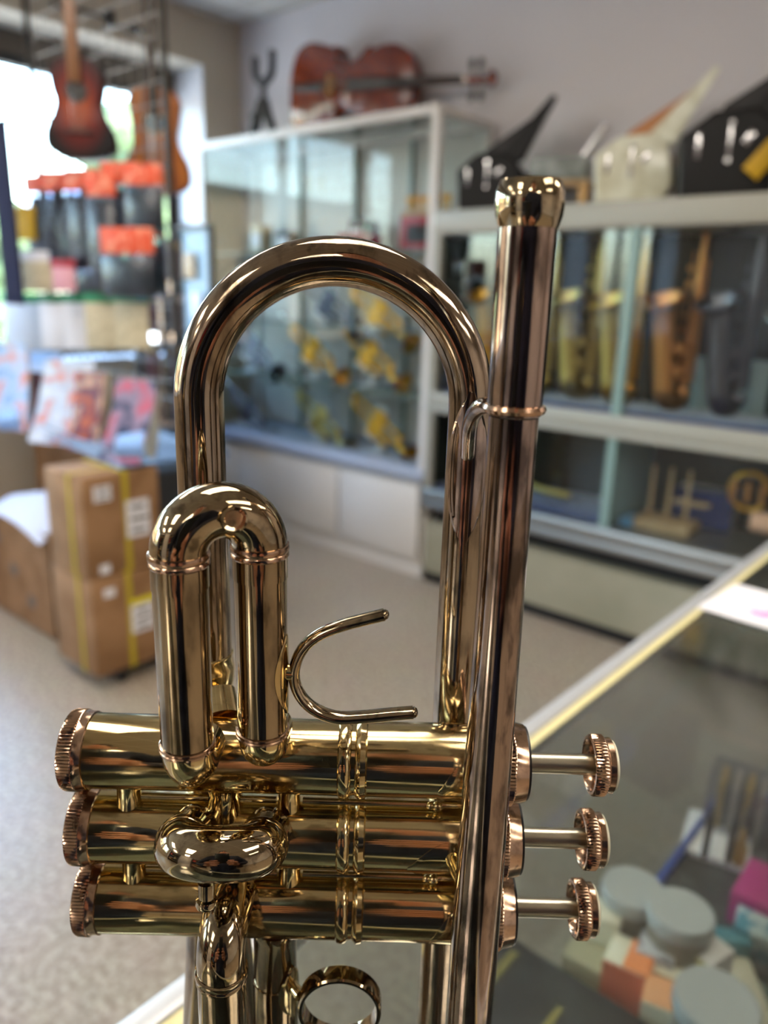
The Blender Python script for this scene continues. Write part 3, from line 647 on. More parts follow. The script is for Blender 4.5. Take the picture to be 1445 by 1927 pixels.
# ---- hanging packages on the grid
def package(px0, px1, py0, py1, y, header, content, name, label, cat, group, hdr=.22, ck='strap', rz=.45, kinds='bag'):
    a = at((px0+px1)/2, py0, y=y); b = at((px0+px1)/2, py1, y=y); l = at(px0, (py0+py1)/2, y=y); r = at(px1, (py0+py1)/2, y=y)
    w = abs(r.x-l.x)*(.64 if ck == 'card' else .78); h = a.z-b.z
    t = thing(name, label, cat, (a.x, y, a.z-h), rz, group)
    MB().box((0, 0, h*(1-hdr/2)), (w, .006, h*hdr), bevel=.001).build('header_card', header, t)
    if ck == 'strap':
        MB().box((0, 0, h*(1-hdr)/2), (w*.98, .022, h*(1-hdr)), bevel=.006).build('clear_bag', M['bag'], t)
        MB().tube(bez([(-w*.2, 0, h*.02), (-w*.25, 0, h*.35), (0, 0, h*(1-hdr)*.97), (w*.25, 0, h*.35), (w*.2, 0, h*.02)], 5), w*.24, 10, flat=(1, .3, Vector((1, 0, 0)))).build('strap', content, t)
    elif ck == 'pad':
        MB().box((0, 0, h*(1-hdr)/2), (w*.98, .024, h*(1-hdr)), bevel=.006).build('clear_bag', M['bag'], t)
        MB().box((0, -.001, h*(1-hdr)*.48), (w*.8, .016, h*(1-hdr)*.82), bevel=.004).build('pad', content, t)
    else:
        MB().box((0, 0, h*(1-hdr)/2), (w*.92, .012, h*(1-hdr)), bevel=.002).build('card', content, t)
    MB().tube([(0, -.012, h*.97), (0, .09, h*.99)], .003, 6).build('hook', M['chrome'], t)
    return t
dark = mat('black_webbing', '#0e1220', .8); teal = mat('dark_teal_cloth', '#1c2d30', .85)
P = package
for i, (a_, b_, t0, t1, c_, lab) in enumerate(((52, 92, 330, 490, dark, 'orange-headed bag with a black strap, leftmost of the hanging row'), (88, 135, 322, 505, dark, 'orange-headed bag with a black strap, second from the left in the hanging row'),
        (128, 172, 318, 512, dark, 'orange-headed bag with a black strap under the sunburst guitar'), (166, 208, 322, 548, dark, 'longest orange-headed bag with a black strap, beside the small orange card'))):
    P(a_, b_, t0, t1, 1.68-.012*i, M['orange'], c_, 'strap_package', lab, 'package', 'orange-headed strap bags on the grid', .2, 'strap')
P(196, 250, 305, 440, 1.70, M['orange'], teal, 'cloth_package', 'orange-headed bag with dark teal cloth, left of two below the orange guitar', 'package', 'orange-headed strap bags on the grid', .3, 'pad')
P(240, 296, 308, 440, 1.72, M['orange'], teal, 'cloth_package', 'orange-headed bag with dark teal cloth, touching the grid post', 'package', 'orange-headed strap bags on the grid', .3, 'pad')
P(262, 300, 436, 560, 1.74, M['orange'], teal, 'cloth_package', 'narrow dark teal bag between the front orange-headed bag and the grid post', 'package', None, .08, 'pad')
P(136, 196, 500, 560, 1.73, M['cream'], dark, 'strap_package', 'short black pack hanging under the row of black straps', 'package', None, .1, 'pad')
P(198, 276, 428, 562, 1.62, M['orange'], teal, 'cloth_package', 'front bag with a bright orange header over a square of dark green cloth', 'package', None, .36, 'pad')
for i, (a_, b_, m_, lab) in enumerate(((8, 72, 'cream', 'green-topped white card leftmost in the lower hanging row'), (74, 118, 'paper', 'green-topped narrow pinkish card in the lower hanging row'), (118, 160, 'paper', 'green-topped narrow white card left of the cream cards'),
        (158, 213, 'cream', 'green-topped cream card, left of the two large cream ones'), (212, 278, 'cream', 'green-topped cream card, rightmost by the grid post'))):
    P(a_, b_, 552, 656, 1.66, M['green'], M[m_] if i else mat('white_card', '#c9cfdb', .6), 'string_pack', lab, 'package', 'green-topped packs on the grid', .17, 'card')
P(12, 60, 388, 452, 1.62, M['yellow'], M['yellow'], 'yellow_pack', 'yellow card pack hanging alone at the left', 'package', None, .3, 'card')
P(25, 92, 472, 548, 1.60, M['paper'], M['cream'], 'cream_pack', 'cream card pack under the yellow one', 'package', None, .25, 'card')
P(98, 138, 488, 548, 1.58, M['red'], M['pink'], 'pink_pack', 'small pink and red pack under the straps', 'package', None, .25, 'card')
# navy cloth hanging at far left
p = at(6, 380, y=1.5)
t = thing('hanging_banner', 'navy cloth hanging at the left edge of the picture', 'cloth', (p.x, 1.5, 1.22), R(20))
MB().prism([(-.045, 0), (.05, 0), (.045, .7), (-.05, .7)], (0, 0, 0), (1, 0, 0), (0, 0, 1), (0, .02, 0), bevel=.006).build('cloth', M['navy'], t)
MB().tube([(-.06, .01, .70), (.06, .01, .70)], .008, 8).build('rod', wire, t)

# ------------------------------------------------------------------ wire shelf with music books
sh = thing('wire_shelf', 'dark wire shelf sloping out from the grid and holding music books', 'shelf', (-3.02, 1.62, .742), R(-8))
sm = MB()
for i in range(22): sm.tube([(-.78, -.21+i*.018, 0), (.84, -.21+i*.018, 0)], .0042, 5)
for i in range(8): sm.tube([(-.78+i*.23, -.22, -.005), (-.78+i*.23, .17, -.005)], .004, 5)
sm.build('wire_deck', mat('blue_black_wire', '#2a3142', .35, .5), sh)
MB().tube([(-.79, -.225, .035), (.85, -.225, .035)], .004, 6).tube([(-.79, -.225, 0), (.85, -.225, 0)], .005, 6).build('front_rail', mat('grey_steel_rail', '#6f7688', .5, .3), sh)
for x in (.80, -.74): MB().tube([(x, .15, -.01), (x, .15, -.735)], .012, 8).build('leg', wire, sh)
def cover(name, a, b, c, sc=7):
    m = bpy.data.materials.new(name); m.use_nodes = True; t = m.node_tree; bs = t.nodes['Principled BSDF']; L = t.links.new
    tc = t.nodes.new('ShaderNodeTexCoord'); n = t.nodes.new('ShaderNodeTexNoise'); n.inputs['Scale'].default_value = sc; n.inputs['Detail'].default_value = 1.5
    r = t.nodes.new('ShaderNodeValToRGB'); e = r.color_ramp.elements; e[0].position = .36; e[0].color = hexc(a); e[1].position = .64; e[1].color = hexc(c); q = e.new(.5); q.color = hexc(b)
    L(tc.outputs['Object'], n.inputs[0]); L(n.outputs[0], r.inputs[0]); L(r.outputs[0], bs.inputs['Base Color']); bs.inputs['Roughness'].default_value = .25; return m
def book(pxb, pyb, pxt, pyt, wpx, y, m, mb_, label, rz=.4, bend=.05, lean=.05):
    b = at(pxb, pyb, y=y); tp_ = at(pxt, pyt, y=y+lean); h = (tp_.z-b.z); w = abs(at(pxb+wpx, pyb, y=y).x-at(pxb, pyb, y=y).x)*.62
    t = thing('music_book', label, 'book', (b.x, y, b.z), rz, 'music books on the wire shelf')
    mb2 = MB(); n_ = 10
    for th0, th1, mi, nm, mm in ((0, .003, 0, 'cover', m), (.003, .014, 0, 'pages', mb_)):
        mm_ = MB(); rs = []
        for i in range(n_+1):
            s = i/n_; yy = -bend*math.sin(math.pi*s*.5)**2*0+lean*s-bend*(1-s)**2; zz = h*s
            xo = (tp_.x-b.x)*s
            rs.append([Vector((xo-w/2, yy+th0, zz)), Vector((xo+w/2, yy+th0, zz)), Vector((xo+w/2, yy+th1, zz)), Vector((xo-w/2, yy+th1, zz))])
        mm_.rings(rs); mm_.build(nm, mm, t)
    return t
pg = mat('book_pages', '#b5aa96', .7)
BK = [(25, 805, 22, 645, 75, 1.40, cover('cover_blue_orange', '#7f9cc9', '#a9bbdc', '#cf7a5c', 12), 'pale blue and orange music book at the left edge of the shelf'),
      (78, 790, 88, 662, 60, 1.62, cover('cover_sky', '#8fb1e0', '#b9c7e4', '#7a8fb5', 5), 'light blue music book behind the front row'),
      (65, 800, 72, 700, 34, 1.50, cover('cover_maroon', '#4a2024', '#6b4547', '#8c7f80', 8), 'dark maroon music book second from the left'),
      (115, 832, 133, 680, 95, 1.42, cover('cover_white', '#c9cbd6', '#b0b8ca', '#cf7a5e', 14), 'white music book with an orange picture in the middle of the shelf'),
      (168, 845, 178, 700, 55, 1.45, cover('cover_orange', '#b4521e', '#5a1f30', '#c99a80', 14), 'orange and crimson music book right of the white one'),
      (195, 852, 200, 702, 34, 1.52, pg, 'music book showing only its plain grey-beige back'),
      (238, 868, 262, 715, 82, 1.36, cover('cover_pink', '#2a3450', '#8f7f98', '#bb5a70', 14), 'curling pink and navy music book at the right of the shelf'),
      (285, 862, 290, 718, 40, 1.46, pg, 'curling beige backed music book, rightmost on the shelf')]
for a_, b_, c_, d_, w_, y_, m_, lab in BK: book(a_, b_, c_, d_, w_, y_, m_, pg, lab)
# light blue turned-up sleeves at the feet of the front books
for px, py, lab in ((20, 790, 'pale blue clear sleeve sagging at the left of the shelf'), (248, 838, 'pale blue clear sleeve sagging under the pink and navy book')):
    p = at(px, py, y=1.31)
    t = thing('plastic_sleeve', lab, 'sleeve', p, .45)
    s2 = MB(); rs = []
    for i in range(9):
        s = i/8; rs.append([Vector((-.055*(1-s*.2), -.02*math.sin(3*s), -.045+.075*s)), Vector((.055, -.02*math.sin(3*s)-.006, -.035+.085*s)), Vector((.055, -.02*math.sin(3*s)-.003, -.035+.085*s)), Vector((-.055*(1-s*.2), -.02*math.sin(3*s)+.003, -.045+.075*s))])
    s2.rings(rs); s2.build('sheet', mat('sky_blue_sheet', '#8fb3e8', .3), t); MB().box((.0, .006, .0), (.09, .006, .05), bevel=.002).build('insert', M['paper'], t)

# dark spinner rack and clutter between the grid and the cabinets
t = thing('spinner_rack', 'dark revolving rack of small brown packets between grid and tall cabinet', 'rack', tuple(at(312, 600, y=2.25))[:2]+(0,))
SPX = t.location.x
MB().tube([(0, 0, 0), (0, 0, 1.72)], .018, 10).lathe((0, 0, 0), (0, 0, 1), [(0, .2), (.02, .2), (.03, .05)], 20).build('post', M['black'], t)
for zz in (.35, .6, .85, 1.1, 1.35, 1.6): MB().tube(arc((0, 0, zz), (1, 0, 0), (0, 1, 0), .13, 0, 345, 16), .004, 5, closed=True).build('ring', wire, t)
pm = [mat('brown_packet', '#5a4636', .6), mat('dark_packet', '#1b1c24', .6), mat('plum_packet', '#5b2438', .6), mat('grey_packet', '#8b8791', .6)]
kk = 0
for zz in (.40, .62, .86, 1.10, 1.34):
    for aa in (-150, -105, -60, -15):
        o = tag(MB().box((0, 0, .09), (.07, .014, .18), bevel=.003).box((0, -.0075, .155), (.066, .001, .03), mi=1).build('packet', [pm[kk % 4], M['cream'] if kk % 3 else M['paper']], None, (SPX+.152*math.cos(R(aa)), 2.25+.152*math.sin(R(aa)), zz), R(aa+90)),
                '%s packet hanging on the dark revolving rack, %s tier' % (['brown', 'near-black', 'plum', 'grey'][kk % 4], {.40: 'bottom', .62: 'second', .86: 'middle', 1.10: 'fourth', 1.34: 'top'}[zz]), 'packet', 'packets on the revolving rack'); kk += 1
# black-framed upright display in front of the tall cabinet's left end
p0, p1 = at(335, 425, y=2.52), at(395, 425, y=2.52)
t = thing('poster_stand', 'black-framed upright glass display with pale blue cards left of the tall cabinet', 'display', ((p0.x+p1.x)/2, 2.52, 0))
w_ = p1.x-p0.x; fm = MB()
for s in (-1, 1): fm.box((s*w_/2, 0, .81), (.02, .03, 1.62))
fm.box((0, 0, 1.61), (w_, .03, .02)).box((0, 0, .012), (w_+.05, .2, .024)).box((0, 0, .55), (w_, .03, .02)); fm.build('frame', M['black'], t)
MB().box((0, .01, 1.08), (w_-.02, .006, 1.04)).build('backing', mat('pale_blue_backing', '#9db9c9', .4), t)
for i, (zz, m_) in enumerate(((1.42, 'wood'), (1.22, 'paper'), (1.0, 'paper'), (.8, 'cream'))): MB().box((-.04+.05*(i % 2), -.006, zz), (.1, .006, .13), bevel=.001).build('card', M[m_], t)

# ------------------------------------------------------------------ cardboard boxes
def carton(name, c0, c1, label, stickers=(), strap=None, strapx=None, group=None, top=None):
    c0, c1 = Vector(c0), Vector(c1); ctr = (c0+c1)/2; d = c1-c0
    t = thing(name, label, 'box', (ctr.x, ctr.y, c0.z), 0, group)
    MB().box((0, 0, d.z/2), d, bevel=.006).build('carton', M['card'], t)
    if strap is not None:   # strap running over the side that faces right
        y = strap-ctr.y
        MB().box((0, y, d.z/2), (d.x+.004, .018, d.z+.004)).build('strap', M['tape'], t)
    if strapx is not None:
        MB().box((strapx-ctr.x, 0, d.z/2), (.014, d.y+.004, d.z+.004)).build('strap', M['tape'], t)
    for (y, z, w, h, bars, yel) in stickers:
        s = MB().box((d.x/2+.0035, y-ctr.y, z-c0.z), (.001, w, h))
        for q in range(bars): s.box((d.x/2+.0045, y-ctr.y+.004*(q % 2), z-c0.z+h*(.3-.62*q/max(bars-1, 1))), (.001, w*(.75 if q % 2 else .6), h*.09), mi=1)
        s.build('shipping_label', [M['paper'], M['print']], t)
        if yel: MB().box((d.x/2+.0035, y-ctr.y+.01, z-c0.z+h*.62), (.0012, w*1.15, h*.2)).build('yellow_label', mat('bright_yellow_label', '#e3d310', .5), t)
    return t
q0 = at(185, 1280, z=.05)
BX1, BY0 = q0.x, q0.y
ztop = at(162, 905, y=BY0).z
zm = at(172, 1098, y=BY0).z
BX0 = at(95, 1060, y=BY0).x; BXa = at(80, 870, y=BY0).x; BY1 = at(300, 885, x=BX1).y
fa = at(235, 950, x=BX1).y
sA = (at(194, 930, x=BX1), .05, .055); sB = (at(262, 975, x=BX1), .075, .1)
carton('shipping_box', (BXa, BY0, zm+.004), (BX1-.01, BY1, ztop), 'upper of the two strapped brown cartons on the dolly', [(sA[0].y, sA[0].z, .06, .05, 3, 0), (sB[0].y, sB[0].z, .085, .125, 3, 0), (at(200, 1072, x=BX1).y, at(200, 1072, x=BX1).z, .035, .03, 0, 0)], at(240, 950, x=BX1).y, BXa+.16, 'strapped cartons on the dolly')
carton('shipping_box', (BX0, BY0, .055), (BX1, BY1+.02, zm), 'lower of the two strapped brown cartons, resting on the dolly', [(at(268, 1160, x=BX1).y, at(268, 1160, x=BX1).z, .085, .1, 3, 1), (at(205, 1115, x=BX1).y, at(205, 1115, x=BX1).z, .04, .03, 0, 0)], at(245, 1150, x=BX1).y, BXa+.17, 'strapped cartons on the dolly')
t = thing('dolly', 'low black dolly with casters under the strapped cartons', 'dolly', ((BX0+BX1)/2, (BY0+BY1)/2+.05, 0))
hx = (BX1-BX0)/2; hy = (BY1-BY0)/2
MB().box((0, 0, .0465), (2*hx-.01, 2*hy-.06, .014), bevel=.003).build('platform', M['black'], t)
for sx in (-1, 1):
    for sy in (-1, 1): MB().lathe((sx*(hx-.03)-.012, sy*(hy-.05), .02), (1, 0, 0), [(0, .018), (.004, .02), (.02, .02), (.024, .018)], 16).box((sx*(hx-.03), sy*(hy-.05), .035), (.034, .02, .012)).build('caster', M['black'], t)
# open carton with paper on top
r0 = at(98, 1212, z=0); yF = r0.y+.02
xr = r0.x; zt = at(92, 1010, y=yF).z
t = thing('open_carton', 'opened brown carton with white paper on top, at the left edge', 'box', (xr-.28, yF+.2, 0))
oc = MB(); D_ = (.56, .40, zt)
for s in (-1, 1): oc.box((s*D_[0]/2-s*.003, 0, zt/2), (.006, .40, zt)).box((0, s*.197, zt/2), (.56, .006, zt))
oc.box((0, 0, .004), (.56, .4, .008)); oc.build('carton', M['card'], t)
MB().box((D_[0]/2+.016, -.05, zt-.09), (.006, .30, .2), rot=RY(-9), bevel=.001).build('side_flap', M['cardin'], t)
for i in range(3): MB().box((-.16+.13*i, -.2015, zt*(.75-.24*i)), (.05, .001, .05), rot=RY(20)).build('printed_mark', mat('faded_grey_print', '#6a625c', .8), t)
pp = MB(); rs = []
for i in range(9):
    s = i/8; zz = zt+.012+.05*math.sin(math.pi*s*.9); x = .27-.5*s
    rs.append([Vector((x, -.23, zz-.04)), Vector((x, -.1, zz+.012)), Vector((x, .14, zz)), Vector((x, .14, zz-.003)), Vector((x, -.1, zz+.009)), Vector((x, -.23, zz-.043))])
pp.rings(rs); tag(pp.build('packing_paper', mat('bluish_white_paper', '#cfd3e2', .6), None, t.location), 'crumpled white packing paper lying on the opened carton', 'paper')
carton('brown_carton', (-3.75, 1.70, .30), (-2.95, 2.07, .70), 'large dark brown carton stacked behind the opened one', (), None, None)
carton('brown_carton', (-3.78, 1.66, 0), (-2.93, 2.07, .298), 'large brown carton on the floor under the dark brown one', (), None, None)
boxthing('black_bag', 'black boxy bag between the brown carton and the strapped cartons', 'bag', (-2.66, 1.72, .0), (.24, .22, .62), M['darkgrey'], 0, None, .03)
boxthing('black_bag', 'black bag on the floor right of the strapped cartons', 'bag', (at(318, 900, y=1.95).x, 1.95, .0), (.12, .2, .7), M['black'], 0, None, .03)

# ------------------------------------------------------------------ glass counter in the foreground
KX0, KX1, KY0, KY1, KZ = -.302, .09, -1.25, 1.78, .93
k = thing('glass_counter', 'glass-topped display counter with a grey metal rail, standing under the large horn', 'counter', ((KX0+KX1)/2, (KY0+KY1)/2, 0))
def kb(mb, name, m):
    bmesh.ops.translate(mb.bm, vec=-Vector(k.location), verts=list(mb.bm.verts)); return mb.build(name, m, k)
kxm, kym, kl, kd = (KX0+KX1)/2, (KY0+KY1)/2, KY1-KY0, KX1-KX0
rail = mat('satin_grey_rail', '#b9bcbf', .42, .35)
kr = MB()
kr.box((KX0+.007, kym, KZ-.012), (.016, kl, .028), bevel=.003).box((KX1-.007, kym, KZ-.012), (.016, kl, .028), bevel=.003)
kr.box((kxm, KY1-.007, KZ-.012), (kd-.03, .016, .028), bevel=.003).box((kxm, KY0+.007, KZ-.012), (kd-.03, .016, .028), bevel=.003)
for x in (KX0+.01, KX1-.01):
    for y in (KY0+.01, KY1-.01): kr.box((x, y, (KZ+.3)/2), (.02, .02, KZ-.33))
kr.box((KX0+.01, kym, .315), (.02, kl, .03))
kb(kr, 'rail', rail)
kb(MB().box((KX0+.0195, kym, KZ-.0022), (.008, kl-.03, .004)).box((KX1-.0195, kym, KZ-.0022), (.008, kl-.03, .004)), 'pale_edge_strip', mat('pale_yellow_strip', '#d8cf9c', .5))
kb(MB().box((kxm, kym, KZ-.003), (kd-.048, kl-.03, .005)), 'glass_top', M['countertop'])
kb(MB().box((KX0+.006, kym, .615), (.005, kl-.04, .57)), 'side_glass', M['glass'])
kb(MB().box((kxm, KY1-.008, .615), (kd-.04, .005, .57)), 'end_glass', M['glass'])
kb(MB().box((kxm+.02, kym, .15), (kd-.04, kl-.04, .28), bevel=.004), 'base', M['darkgrey'])
kb(MB().box((kxm, kym, .298), (kd-.01, kl-.01, .014)), 'deck', mat('grey_green_deck', '#a2a698', .7, noise=(6, '#8d9184', .4, .6)))
kb(MB().box((kxm+.04, (.28+KY1)/2, .656), (kd-.12, KY1-.28, .006)).box((kxm+.04-(kd-.12)/2, (.28+KY1)/2, .656), (.004, KY1-.28, .008), mi=1), 'shelf', [M['shelfglass'], M['glassedge']])
kb(MB().box((KX1-.012, kym, .60), (.012, kl-.05, .56)), 'sliding_door', M['darkgrey'])
ZSH = .6595
# paper on the counter top
pa = [at(1308, 1148, z=KZ), at(1372, 1098, z=KZ)]
t = thing('price_sheet', 'white paper with a pink heart lying across the counter rail', 'paper', (-.215, 1.005, KZ+.0023))
MB().box((0, 0, 0), (.135, .125, .0006), rot=RZ(-4)).build('sheet', M['paper'], t)
hp = at(1434, 1160, z=KZ)
MB().prism([(.0, -.012), (.012, 0), (.013, .006), (.008, .011), (.002, .008), (0, .004), (-.002, .008), (-.008, .011), (-.013, .006), (-.012, 0)], (hp.x+.215, hp.y-1.005, .0004), (.9, .5, 0), (-.5, .9, 0), (0, 0, .0004)).build('pink_heart', mat('pink_ink', '#e58fd0', .6), t)
wr = MB()
for i in range(5): wr.box((-.01, .035-.017*i, .0006), (.075-.01*(i % 2), .0016, .0004), rot=None)
wr.build('writing', mat('grey_writing', '#a9a3ad', .8), t)

def jar(px, py, label, lidm=None, zl=.735, r=.031):
    p = at(px, py, z=zl)
    t = thing('jar', label, 'jar', (p.x, p.y, ZSH), 0, 'silver-lidded jars in the counter'); h = zl-ZSH
    MB().lathe((0, 0, 0), (0, 0, 1), [(0, r*.86), (.004, r*.93), (h-.018, r*.93), (h-.014, r*.9)], 32).build('jar_body', M['jarbody'], t)
    MB().lathe((0, 0, h-.015), (0, 0, 1), [(0, r*.97), (.001, r), (.012, r), (.015, r*.96)], 64, knurl=({1, 2}, .0006)).build('lid', M['lid'], t)
    return t
jar(1192, 1668, 'silver-lidded jar farthest from the horn base, left of three', zl=.735)
jar(1282, 1712, 'silver-lidded jar in the middle of three, over brown sides', zl=.745)
jar(1350, 1880, 'silver-lidded jar nearest the camera at the bottom right', zl=.775, r=.033)
def lbox(px, py, d, rz, m, label, top=None, lab2=None, z0=ZSH, name='small_box'):
    p = at(px, py, z=z0+d[2]); t = thing(name, label, 'box', (p.x, p.y, z0), R(rz), 'small boxes in the counter')
    MB().box((0, 0, d[2]/2), d, bevel=.0015).build('carton', m, t)
    if top: MB().box((d[0]*.22, 0, d[2]+.0006), (d[0]*.55, d[1]*.98, .0012)).box((d[0]/2+.0006, 0, d[2]*.5), (.0012, d[1]*.98, d[2]*.98)).build('colour_panel', top, t)
    if lab2: MB().box((0, -d[1]/2-.0006, d[2]*.5), (d[0]*.98, .0012, d[2]*.96)).build('front_panel', lab2, t)
    return t
or1 = mat('orange_panel', '#f0935a', .5); or2 = mat('brick_orange_panel', '#d06a4c', .5); wb = mat('off_white_box', '#e4e0cc', .6)
lbox(1186, 1795, (.040, .038, .05), 8, wb, 'white box with a brick-orange front, near the black book', or1, or2)
lbox(1238, 1778, (.034, .030, .055), 12, mat('greyish_white_box', '#c6c6cc', .6, noise=(60, '#8a8a92', .55, .62)), 'white box with grey printing directly behind the orange one')
lbox(1262, 1812, (.036, .034, .045), 10, wb, 'plain off-white box between the orange box and the middle jar')
lbox(1252, 1868, (.036, .034, .05), 14, mat('peach_box', '#e0a173', .5), 'box with a peach top and cream front, beside the nearest jar', None, wb)
lbox(1330, 1778, (.036, .036, .06), -18, M['paper'], 'tall white box with pale yellow sides right of the off-white box', None, mat('pale_yellow_side', '#cdc58f', .6))
lbox(1140, 1712, (.032, .028, .06), 15, wb, 'cream box at the left of the farthest jar')
lbox(1120, 1790, (.05, .045, .03), 5, mat('dull_cream_box', '#a9a386', .6), 'flat dull cream box between the black book and the cream box')
lbox(1400, 1850, (.03, .09, .02), 35, wb, 'flat cream box behind the nearest jar')
lbox(1290, 1770, (.028, .028, .03), 0, M['red'], 'small dark red box under the middle jar')
t = lbox(1165, 1700, (.022, .018, .03), 20, M['black'], 'small black box in front of the farthest jar'); 
t = thing('glass_vial', 'small white-labelled bottle between the two farther jars', 'bottle', tuple(at(1218, 1710, z=.70))[:2]+(ZSH,), 0)
MB().lathe((0, 0, 0), (0, 0, 1), [(0, .009), (.03, .009), (.036, .005), (.045, .005)], 20).build('bottle', M['lid'], t)
# black book with gilt lettering bars
t = thing('black_book', 'large black book with faded gilt decoration inside the counter', 'book', (-.222, .475, ZSH))
MB().box((0, 0, .018), (.17, .17, .036), bevel=.003).build('cover', mat('black_leatherette', '#22262a', .45, noise=(25, '#33383a', .45, .6)), t)
MB().box((.005, 0, .018), (.166, .174, .026)).build('pages', pg, t)
MB().box((-.062, .035, .0364), (.008, .07, .0008)).box((.0, .02, .0364), (.006, .05, .0008)).box((.035, -.01, .0364), (.01, .06, .0008)).build('gilt_decoration', mat('faded_gilt', '#8f8648', .5), t)
# dark felt tray with pens and pads, blue edge
p = at(1335, 1560, z=.675)
t = thing('felt_tray', 'dark felt tray with a blue edge in the middle of the counter', 'tray', (-.148, .86, ZSH))
MB().box((0, 0, .006), (.15, .30, .012), bevel=.002).build('tray', mat('dark_felt', '#33373a', .9, noise=(40, '#4c5356', .5, .6)), t)
MB().box((-.077, .0, .012), (.008, .30, .022), bevel=.002).box((0, .150, .012), (.15, .008, .022), bevel=.002).build('blue_edge', M['blue'], t)
o = tag(MB().box((0, 0, .004), (.075, .085, .008), bevel=.001).build('note_pad', M['paper'], None, (at(1350, 1575, z=.68).x, at(1350, 1575, z=.68).y, ZSH+.0125), R(12)), 'white pad lying on the dark felt tray', 'pad')
for i, (px, py) in enumerate(((1328, 1590), (1372, 1600), (1395, 1590))):
    p = at(px, py, z=.70); t = thing('pen', ['black pen standing in front of the white pad, left of three', 'black pen standing in front of the white pad, middle of three', 'black pen standing by the white pad, right of three'][i], 'pen', (p.x, p.y, ZSH+.022), 0, 'black pens on the tray')
    MB().lathe((0, 0, 0), (0, .1, 1), [(0, .002), (.008, .004), (.055, .004), (.057, .003)], 12).build('barrel', M['black'], t)
    MB().lathe((0, .0058, .058), (0, .1, 1), [(0, .003), (.006, .003)], 10).build('cap', M['darkgrey'], t)
o = tag(MB().lathe((0, 0, 0), (0, 0, 1), [(0, .007), (.02, .008), (.035, .004), (.045, .002)], 14).build('glue_bottle', mat('mustard_bottle', '#a8812c', .5), None, (at(1388, 1625, z=.68).x, at(1388, 1625, z=.68).y, ZSH+.022)), 'small mustard bottle at the foot of the pens', 'bottle')
lbox(1432, 1660, (.04, .07, .05), 0, M['magenta'], 'magenta box at the right edge of the counter shelf')
lbox(1425, 1735, (.04, .04, .04), 10, mat('teal_white_box', '#b9c9cc', .5, noise=(50, '#3f8aa3', .5, .56)), 'white and teal patterned box below the magenta one')
lbox(1378, 1760, (.034, .02, .035), 30, mat('teal_box', '#4d8ea0', .5), 'small teal box between the tall white box and the patterned one')
# clear holder at the right
p = at(1415, 1390, z=.80)
t = thing('clear_holder', 'clear upright holder of pale cards towards the right edge', 'holder', (p.x, p.y, ZSH), R(10))
MB().box((0, 0, .045), (.075, .06, .09), bevel=.003).build('case', M['bag'], t)
for i in range(4): MB().box((-.022+.015*i, 0, .045), (.007, .045, .075)).build('card', M['cream' if i % 2 else 'yellow'], t)
lbox(1402, 1480, (.04, .05, .07), 0, M['black'], 'black upright box in front of the clear holder')
# faint goods on the deck below the shelf
for i, (x, y, d, m_, lab) in enumerate(((-.22, .95, (.10, .16, .05), wb, 'pale flat box on the counter floor below the shelf edge'), (-.20, 1.25, (.10, .14, .07), M['greyframe'], 'grey box on the counter floor towards the far end'), (-.1, 1.5, (.12, .1, .16), M['black'], 'black box on the counter floor at the far end'), (-.23, 1.12, (.03, .03, .03), M['red'], 'little red box on the counter floor'))):
    boxthing('stock_box', lab, 'box', (x, y, .3055), d, m_, .1*i)

# ------------------------------------------------------------------ the horn (trumpet standing on its bell)
YAW = math.atan2(cam_r.y, cam_r.x)
U0, D0 = -50.9, 208.0
fdir = Vector((cam_f.x, cam_f.y, 0)).normalized(); rdir = Vector((fdir.y, -fdir.x, 0))
base = Vector((0, 0, 0))+rdir*U0/1000+fdir*D0/1000
YAW = math.atan2(rdir.y, rdir.x)
tr = thing('trumpet', 'large worn rose-gold and brass trumpet standing on its bell on the glass counter', 'trumpet', (base.x, base.y, KZ+.0003), YAW)
def T(u, d, w): return Vector((u-U0, d-D0, w+370))/1000      # millimetres right / away / up from the lens, vertical horn frame
B_tube = brass('worn_rose_brass', '#ab9c88', '#917d66', '#2a2019', .07, (1, 1, .35))
B_lead = brass('worn_leadpipe_brass', '#ad9a8c', '#937a6a', '#2a2320', .08, (1, 1, .3), (.47, .62), 60)
B_gold = brass('yellow_gold_lacquer', '#dac99a', '#c2a978', '#5e4a26', .09, (.3, 1, 1), (.52, .75))
B_cap = brass('coppery_knurled_brass', '#c7a88e', '#ab8a70', '#3b2b20', .14, (1, 1, 1), (.52, .75))
B_slide = brass('worn_slide_brass', '#a8967a', '#8c7658', '#2b2014', .06, (1, 1, .3))
B_bow = brass('worn_bow_nickel', '#b0a286', '#978264', '#3a3022', .05)
mm = .001
# bell: bow, stem and flare in one piece
cw0 = -28.9; cu = (-50.9+22.5)/2; rr_ = (22.5+50.9)/2
pts = []; rad = []
bell_prof = [(-370, 61), (-368.5, 60), (-360, 50.5), (-350, 42), (-338, 34.5), (-322, 28), (-300, 21.5), (-275, 16.8), (-245, 13.2), (-211, 10.7), (-180, 9.0), (-150, 7.8), (-110, 6.95), (-70, 6.75), (-45, 6.7)]
for w, r in bell_prof: pts.append(T(-50.9, 208, w)); rad.append(r*mm)
n = 40
for i in range(n+1):
    a = math.pi-math.pi*i/n; pts.append(T(cu+rr_*math.cos(a), 208, cw0+rr_*math.sin(a))); rad.append((6.65-.75*i/n)*mm)
for w in (-50, -90, -140, -190, -240, -290): pts.append(T(22.5, 208, w)); rad.append(5.85*mm)
MB().tube(pts, rad, 56, cap=(False, True)).build('bell_and_bow', B_tube, tr)
